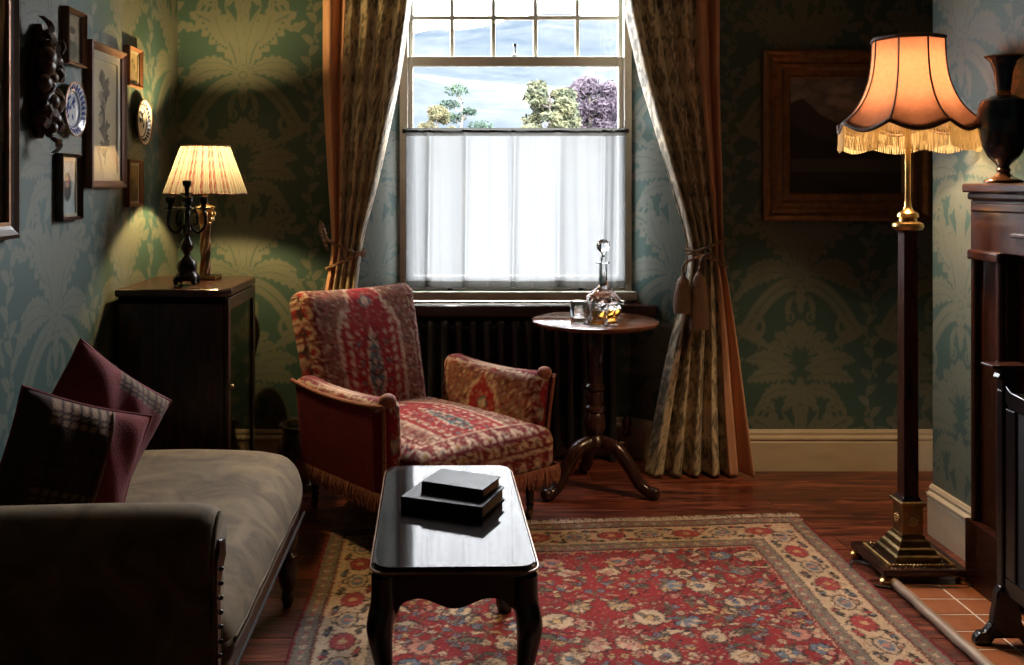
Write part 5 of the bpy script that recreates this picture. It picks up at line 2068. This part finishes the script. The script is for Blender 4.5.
def art_portrait(w, h):
    c = Canvas(w, h, .002, srgb(120, 112, 98))
    c.disc(w / 2, h / 2, w * .42, srgb(136, 126, 108), h * .44)
    c.disc(w / 2, h * .26, w * .30, srgb(84, 78, 70), h * .20)
    c.disc(w / 2, h * .56, w * .15, srgb(156, 140, 118), h * .14)
    c.disc(w / 2, h * .66, w * .18, srgb(76, 70, 62), h * .08)
    return c


def art_oval(w, h):
    c = Canvas(w, h, .002, srgb(150, 160, 160))
    c.disc(w / 2, h * .5, w * .28, srgb(92, 96, 96), h * .28)
    c.disc(w / 2, h * .42, w * .2, srgb(60, 62, 62), h * .16)
    c.disc(w / 2, h * .58, w * .12, srgb(168, 130, 112), h * .10)
    return c


def art_sketch(seed):
    def f(w, h):
        c = Canvas(w, h, .002, srgb(150, 130, 96))
        rn = random.Random(seed)
        c.rect(0, 0, w, h * .4, srgb(110, 96, 72))
        for k in range(12):
            c.leaf(w * rn.uniform(.1, .9), h * rn.uniform(.15, .5), w * rn.uniform(.2, .8), h * rn.uniform(.4, .85), .02, rn.choice([srgb(84, 76, 60), srgb(120, 104, 78)]))
        return c
    return f


def art_grey(w, h):
    c = Canvas(w, h, .004, srgb(92, 90, 96))
    rn = random.Random(8)
    for k in range(60):
        c.disc(rn.uniform(0, w), rn.uniform(0, h), rn.uniform(.03, .1), rn.choice([srgb(84, 84, 92), srgb(112, 106, 108), srgb(74, 76, 84)]), alpha=.5)
    return c


wall_picture('framed_picture', 'large dark picture frame with gilt slip at the left edge', 2.02, 2.775, 1.195, 2.35, .045, .035, 'frame_dark', art_grey, .0, gilt=True)
wall_picture('framed_picture', 'small oval portrait in brown frame above the blue plate', 3.15, 3.31, 1.755, 1.945, .014, .026, 'frame_brown', art_portrait)
wall_picture('framed_picture', 'small dark framed picture with pale mount below the blue plate', 3.10, 3.275, 1.232, 1.455, .012, .026, 'frame_dark', art_oval, .012)
wall_picture('framed_picture', 'large brown framed botanical print in the middle of the left wall', 3.35, 3.71, 1.340, 1.865, .026, .030, 'frame_brown', art_botanical, .030)
wall_picture('framed_picture', 'small brown framed sketch above the plate nearest the corner', 3.755, 3.92, 1.745, 1.905, .013, .024, 'frame_brown', art_sketch(1), .010)
wall_picture('framed_picture', 'small brown framed sketch below the plate nearest the corner', 3.755, 3.925, 1.262, 1.452, .013, .024, 'frame_brown', art_sketch(2), .010)


def plate(label, y, z, r, seed, dark_col):
    t = thing('china_plate', label, 'plate', (XL + .004, y, z))
    seg, prof = 96, [(0.0, .006), (.2, .006), (.4, .007), (.58, .008), (.66, .013), (.74, .017), (.86, .021), (.96, .025), (1.0, .026)]
    prof2 = []
    for a, b in zip(prof[:-1], prof[1:]):
        for k in range(4): prof2.append((a[0] + (b[0] - a[0]) * k / 4, a[1] + (b[1] - a[1]) * k / 4))
    prof2.append(prof[-1])
    c = Canvas(2.1, 2.1, .012, srgb(196, 198, 200))
    rn = random.Random(seed)
    for k in range(26):
        a = 2 * PI * k / 26
        c.leaf(1.05 + .72 * math.cos(a), 1.05 + .72 * math.sin(a), 1.05 + .97 * math.cos(a + .12), 1.05 + .97 * math.sin(a + .12), .16, dark_col, .2)
    t_ = np.linspace(0, 2 * PI, 60)
    c.stroke(np.stack([1.05 + .66 * np.cos(t_), 1.05 + .66 * np.sin(t_)], 1), .05, dark_col)
    for k in range(16):
        x0, y0 = 1.05 + rn.uniform(-.4, .4), 1.05 + rn.uniform(-.4, .4)
        c.leaf(x0, y0, x0 + rn.uniform(-.3, .3), y0 + rn.uniform(.1, .3), .13, dark_col, .1, 3)
    V, cols = [], []
    for (q, dx) in prof2:
        for k in range(seg):
            a = 2 * PI * k / seg
            V.append((dx, q * r * math.cos(a), q * r * math.sin(a)))
            cols.append((1.05 + q * math.cos(a), 1.05 + q * math.sin(a)))
    cols = np.array(cols)
    o = mesh_np('dish', V, grid_quads(seg, len(prof2) - 1, True), M['attr_china'], t, col=c.sample(cols[:, 0], cols[:, 1]))
    s = o.modifiers.new('thick', 'SOLIDIFY'); s.thickness = .004; s.offset = 1
    MB().tube([(.026, r * math.cos(2 * PI * k / 48), r * math.sin(2 * PI * k / 48)) for k in range(48)], .0022, 6, closed=True).build('gilt_rim', M['gilt'], t)
    return t


plate('blue and white china plate between the two small left frames', 3.205, 1.606, .092, 1, srgb(36, 56, 120))
plate('dark patterned white china plate nearest the corner on the left wall', 3.925, 1.610, .092, 2, srgb(40, 44, 66))

# carved swag of fruit and leaves
sw = thing('carved_swag', 'carved dark wood swag of fruit and leaves on the left wall', 'wall carving', (XL + .003, 2.945, 1.665))
rn = random.Random(21)
spine = [(.00, .185), (.01, .12), (-.01, .06), (.0, 0), (.0, -.06), (.0, -.12), (.005, -.17)]
MB().tube([(.012, a, b) for a, b in spine], [.012, .03, .035, .05, .045, .035, .012], 10).build('backing', M['carving'], sw)
for k in range(26):
    s = k / 25
    z = .165 - .325 * s + rn.uniform(-.016, .016)
    half = float(np.interp(s, [0, .2, .5, .75, 1], [.02, .060, .092, .060, .015]))
    y = rn.uniform(-half, half)
    r = rn.uniform(.012, .034) * (0.7 if s < .12 or s > .9 else 1)
    MB().ball((.026 + rn.uniform(0, .030), y, z), r, 12, 8, (1, 1, rn.uniform(.7, 1.35))).build('carved_fruit', M['carving'], sw)
for k in range(24):
    s = k / 23
    z = .165 - .330 * s
    sd = 1 if k % 2 else -1
    half = float(np.interp(s, [0, .2, .5, .75, 1], [.02, .06, .085, .06, .02]))
    L = rn.uniform(.055, .095)
    an = rn.uniform(-1.2, 1.3)
    x0_ = rn.uniform(.020, .050)
    mb = MB()
    nseg = 8
    for i in range(nseg + 1):
        t = i / nseg
        wd = .021 * math.sin(PI * min(1, t * .95 + .05)) * (1 + .3 * math.sin(i * 2.6)) + .001
        yy = sd * (half * .25 + L * .75 * t * math.cos(an)); zz = z + L * t * math.sin(an)
        xx = x0_ + .026 * math.sin(PI * t)
        mb.v += [(xx, yy - sd * wd * math.sin(an), zz + wd * math.cos(an)), (xx + .010, yy, zz), (xx, yy + sd * wd * math.sin(an), zz - wd * math.cos(an)), (xx - .008, yy, zz)]
    for i in range(nseg):
        for q in range(4):
            q2 = (q + 1) % 4
            mb.f.append((i * 4 + q, i * 4 + q2, (i + 1) * 4 + q2, (i + 1) * 4 + q))
    mb.f.append((0, 1, 2, 3)); mb.f.append((nseg * 4, nseg * 4 + 1, nseg * 4 + 2, nseg * 4 + 3))
    mb.build('carved_leaf', M['carving'], sw)

# ------------------------------------------------------------------ landscape painting on the back wall
px0, px1 = 1.474, 2.262
pz1, pz0 = HC + (VY - 50) * 4.48 / F, HC - (221 - VY) * 4.48 / F
lp = thing('landscape_painting', 'dark mountain landscape painting in a wide gilt frame', 'painting', ((px0 + px1) / 2, YB - .002, pz0))
w, h = (px1 - px0) / 2, pz1 - pz0
prof = [(0, 0), (.040, 0), (.052, .012), (.050, .025), (.034, .040), (.030, .058), (.040, .070), (.038, .085), (.022, .098), (.020, .118), (.026, .124), (.018, .132), (0, .132)]
mb = MB()
for (dx, ins) in prof:
    mb.v += [(-w + ins, -dx, ins), (w - ins, -dx, ins), (w - ins, -dx, h - ins), (-w + ins, -dx, h - ins)]
for j in range(len(prof)):
    j2 = (j + 1) % len(prof)
    for k in range(4):
        k2 = (k + 1) % 4
        mb.f.append((j * 4 + k, j * 4 + k2, j2 * 4 + k2, j2 * 4 + k))
mb.build('frame', M['gilt'], lp, smooth=False)
iw, ih = 2 * (w - .13), h - .26
c = Canvas(iw, ih, .003, srgb(110, 103, 98))
for k in range(60):
    c.disc(random.uniform(0, iw), random.uniform(.6, 1) * ih, random.uniform(.02, .07), random.choice([srgb(130, 122, 115), srgb(96, 88, 86), srgb(150, 140, 130)]), .02, alpha=.5)
c.poly([(0, 0), (0, ih * .78), (iw * .12, ih * .82), (iw * .28, ih * .68), (iw * .45, ih * .60), (iw * .6, ih * .72), (iw * .75, ih * .78), (iw * .9, ih * .62), (iw, ih * .7), (iw, 0)], srgb(58, 53, 50))
c.poly([(0, 0), (0, ih * .60), (iw * .2, ih * .5), (iw * .5, ih * .42), (iw, ih * .46), (iw, 0)], srgb(40, 36, 33))
c.rect(0, ih * .18, iw, ih * .30, srgb(66, 62, 58))
for k in range(14): c.rect(random.uniform(0, iw), q := ih * random.uniform(.1, .3), random.uniform(0, iw), q + .006, srgb(60, 54, 48), .5)
nu, nv = 90, 90
Tq, Sq = np.meshgrid(np.linspace(0, 1, nv + 1), np.linspace(0, 1, nu + 1), indexing='ij')
V = np.stack([-iw / 2 + iw * Sq, np.full_like(Sq, -.012), .13 + ih * Tq], -1).reshape(-1, 3)
mesh_np('canvas', V, grid_quads(nu, nv), M['attr_paint'], lp, smooth=False, col=c.sample(Sq * iw, Tq * ih).reshape(-1, 3))

# ------------------------------------------------------------------ vase on the mantel
va = thing('vase', 'tall dark blue vase with gilt lip on the mantel shelf', 'vase', (1.792, 3.075, 1.3555))
prof = [(.046, .0), (.058, .003), (.056, .010), (.030, .022), (.018, .034), (.022, .044), (.016, .052), (.022, .062), (.045, .085), (.062, .12), (.072, .165), (.076, .21), (.074, .245), (.064, .268), (.040, .280), (.022, .288), (.020, .296), (.023, .32), (.028, .36), (.038, .395), (.056, .41), (.056, .413), (.036, .400)]
V, cols = [], []
c = Canvas(1, 1, .01, srgb(36, 56, 78))
rn = random.Random(2)
for k in range(60):
    x0 = rn.random(); y0 = rn.uniform(.2, .48)
    c.leaf(x0, y0, x0 + rn.uniform(-.06, .06), y0 + rn.uniform(.02, .10), .03, rn.choice([srgb(66, 58, 40), srgb(50, 44, 34), srgb(80, 50, 36)]))
pr2 = []
for a, b in zip(prof[:-1], prof[1:]):
    for k in range(4): pr2.append((a[0] + (b[0] - a[0]) * k / 4, a[1] + (b[1] - a[1]) * k / 4))
pr2.append(prof[-1])
seg = 48
gold = np.array(srgb(150, 104, 50))
uv = []
for (r, z) in pr2:
    for k in range(seg):
        a = 2 * PI * k / seg
        V.append((r * math.cos(a), r * math.sin(a), z)); uv.append((k / seg, z / .413))
uv = np.array(uv)
col = c.sample(uv[:, 0], uv[:, 1])
col[uv[:, 1] < .125] = np.array(srgb(96, 62, 40))
col[(uv[:, 1] > .685) & (uv[:, 1] < .72)] = gold
col[uv[:, 1] > .985] = gold
mesh_np('body', V, grid_quads(seg, len(pr2) - 1, True), M['vase'], va, col=col)
MB().lathe([(.045, .0005), (.045, .006), (.02, .008)], 24).build('foot_plate', M['gilt'], va)

# ------------------------------------------------------------------ jardiniere behind the armchair
jp = thing('jardiniere', 'embossed brass plant pot on the floor behind the armchair', 'plant pot', (-.665, 4.235, 0))
MB().lathe([(.050, 0), (.070, .006), (.066, .025), (.050, .040), (.062, .06), (.082, .10), (.092, .15), (.092, .20), (.082, .245), (.078, .262), (.088, .272), (.092, .285), (.084, .285), (.076, .262)], 32, cap=False).build('bowl', M['pot'], jp)
MB().lathe([(.004, .20), (.075, .20), (.077, .262), (.085, .286)], 24, cap=False).build('liner', M['green_pot'], jp)
for k in range(10):
    a = 2 * PI * k / 10
    MB().ball((.090 * math.cos(a), .090 * math.sin(a), .17), .018, 10, 6, (.7, .7, 1.5)).build('embossed_boss', M['pot'], jp)
MB().tube([(.092 * math.cos(2 * PI * k / 40), .092 * math.sin(2 * PI * k / 40), .282) for k in range(40)], .007, 8, closed=True).build('rim', M['pot'], jp)
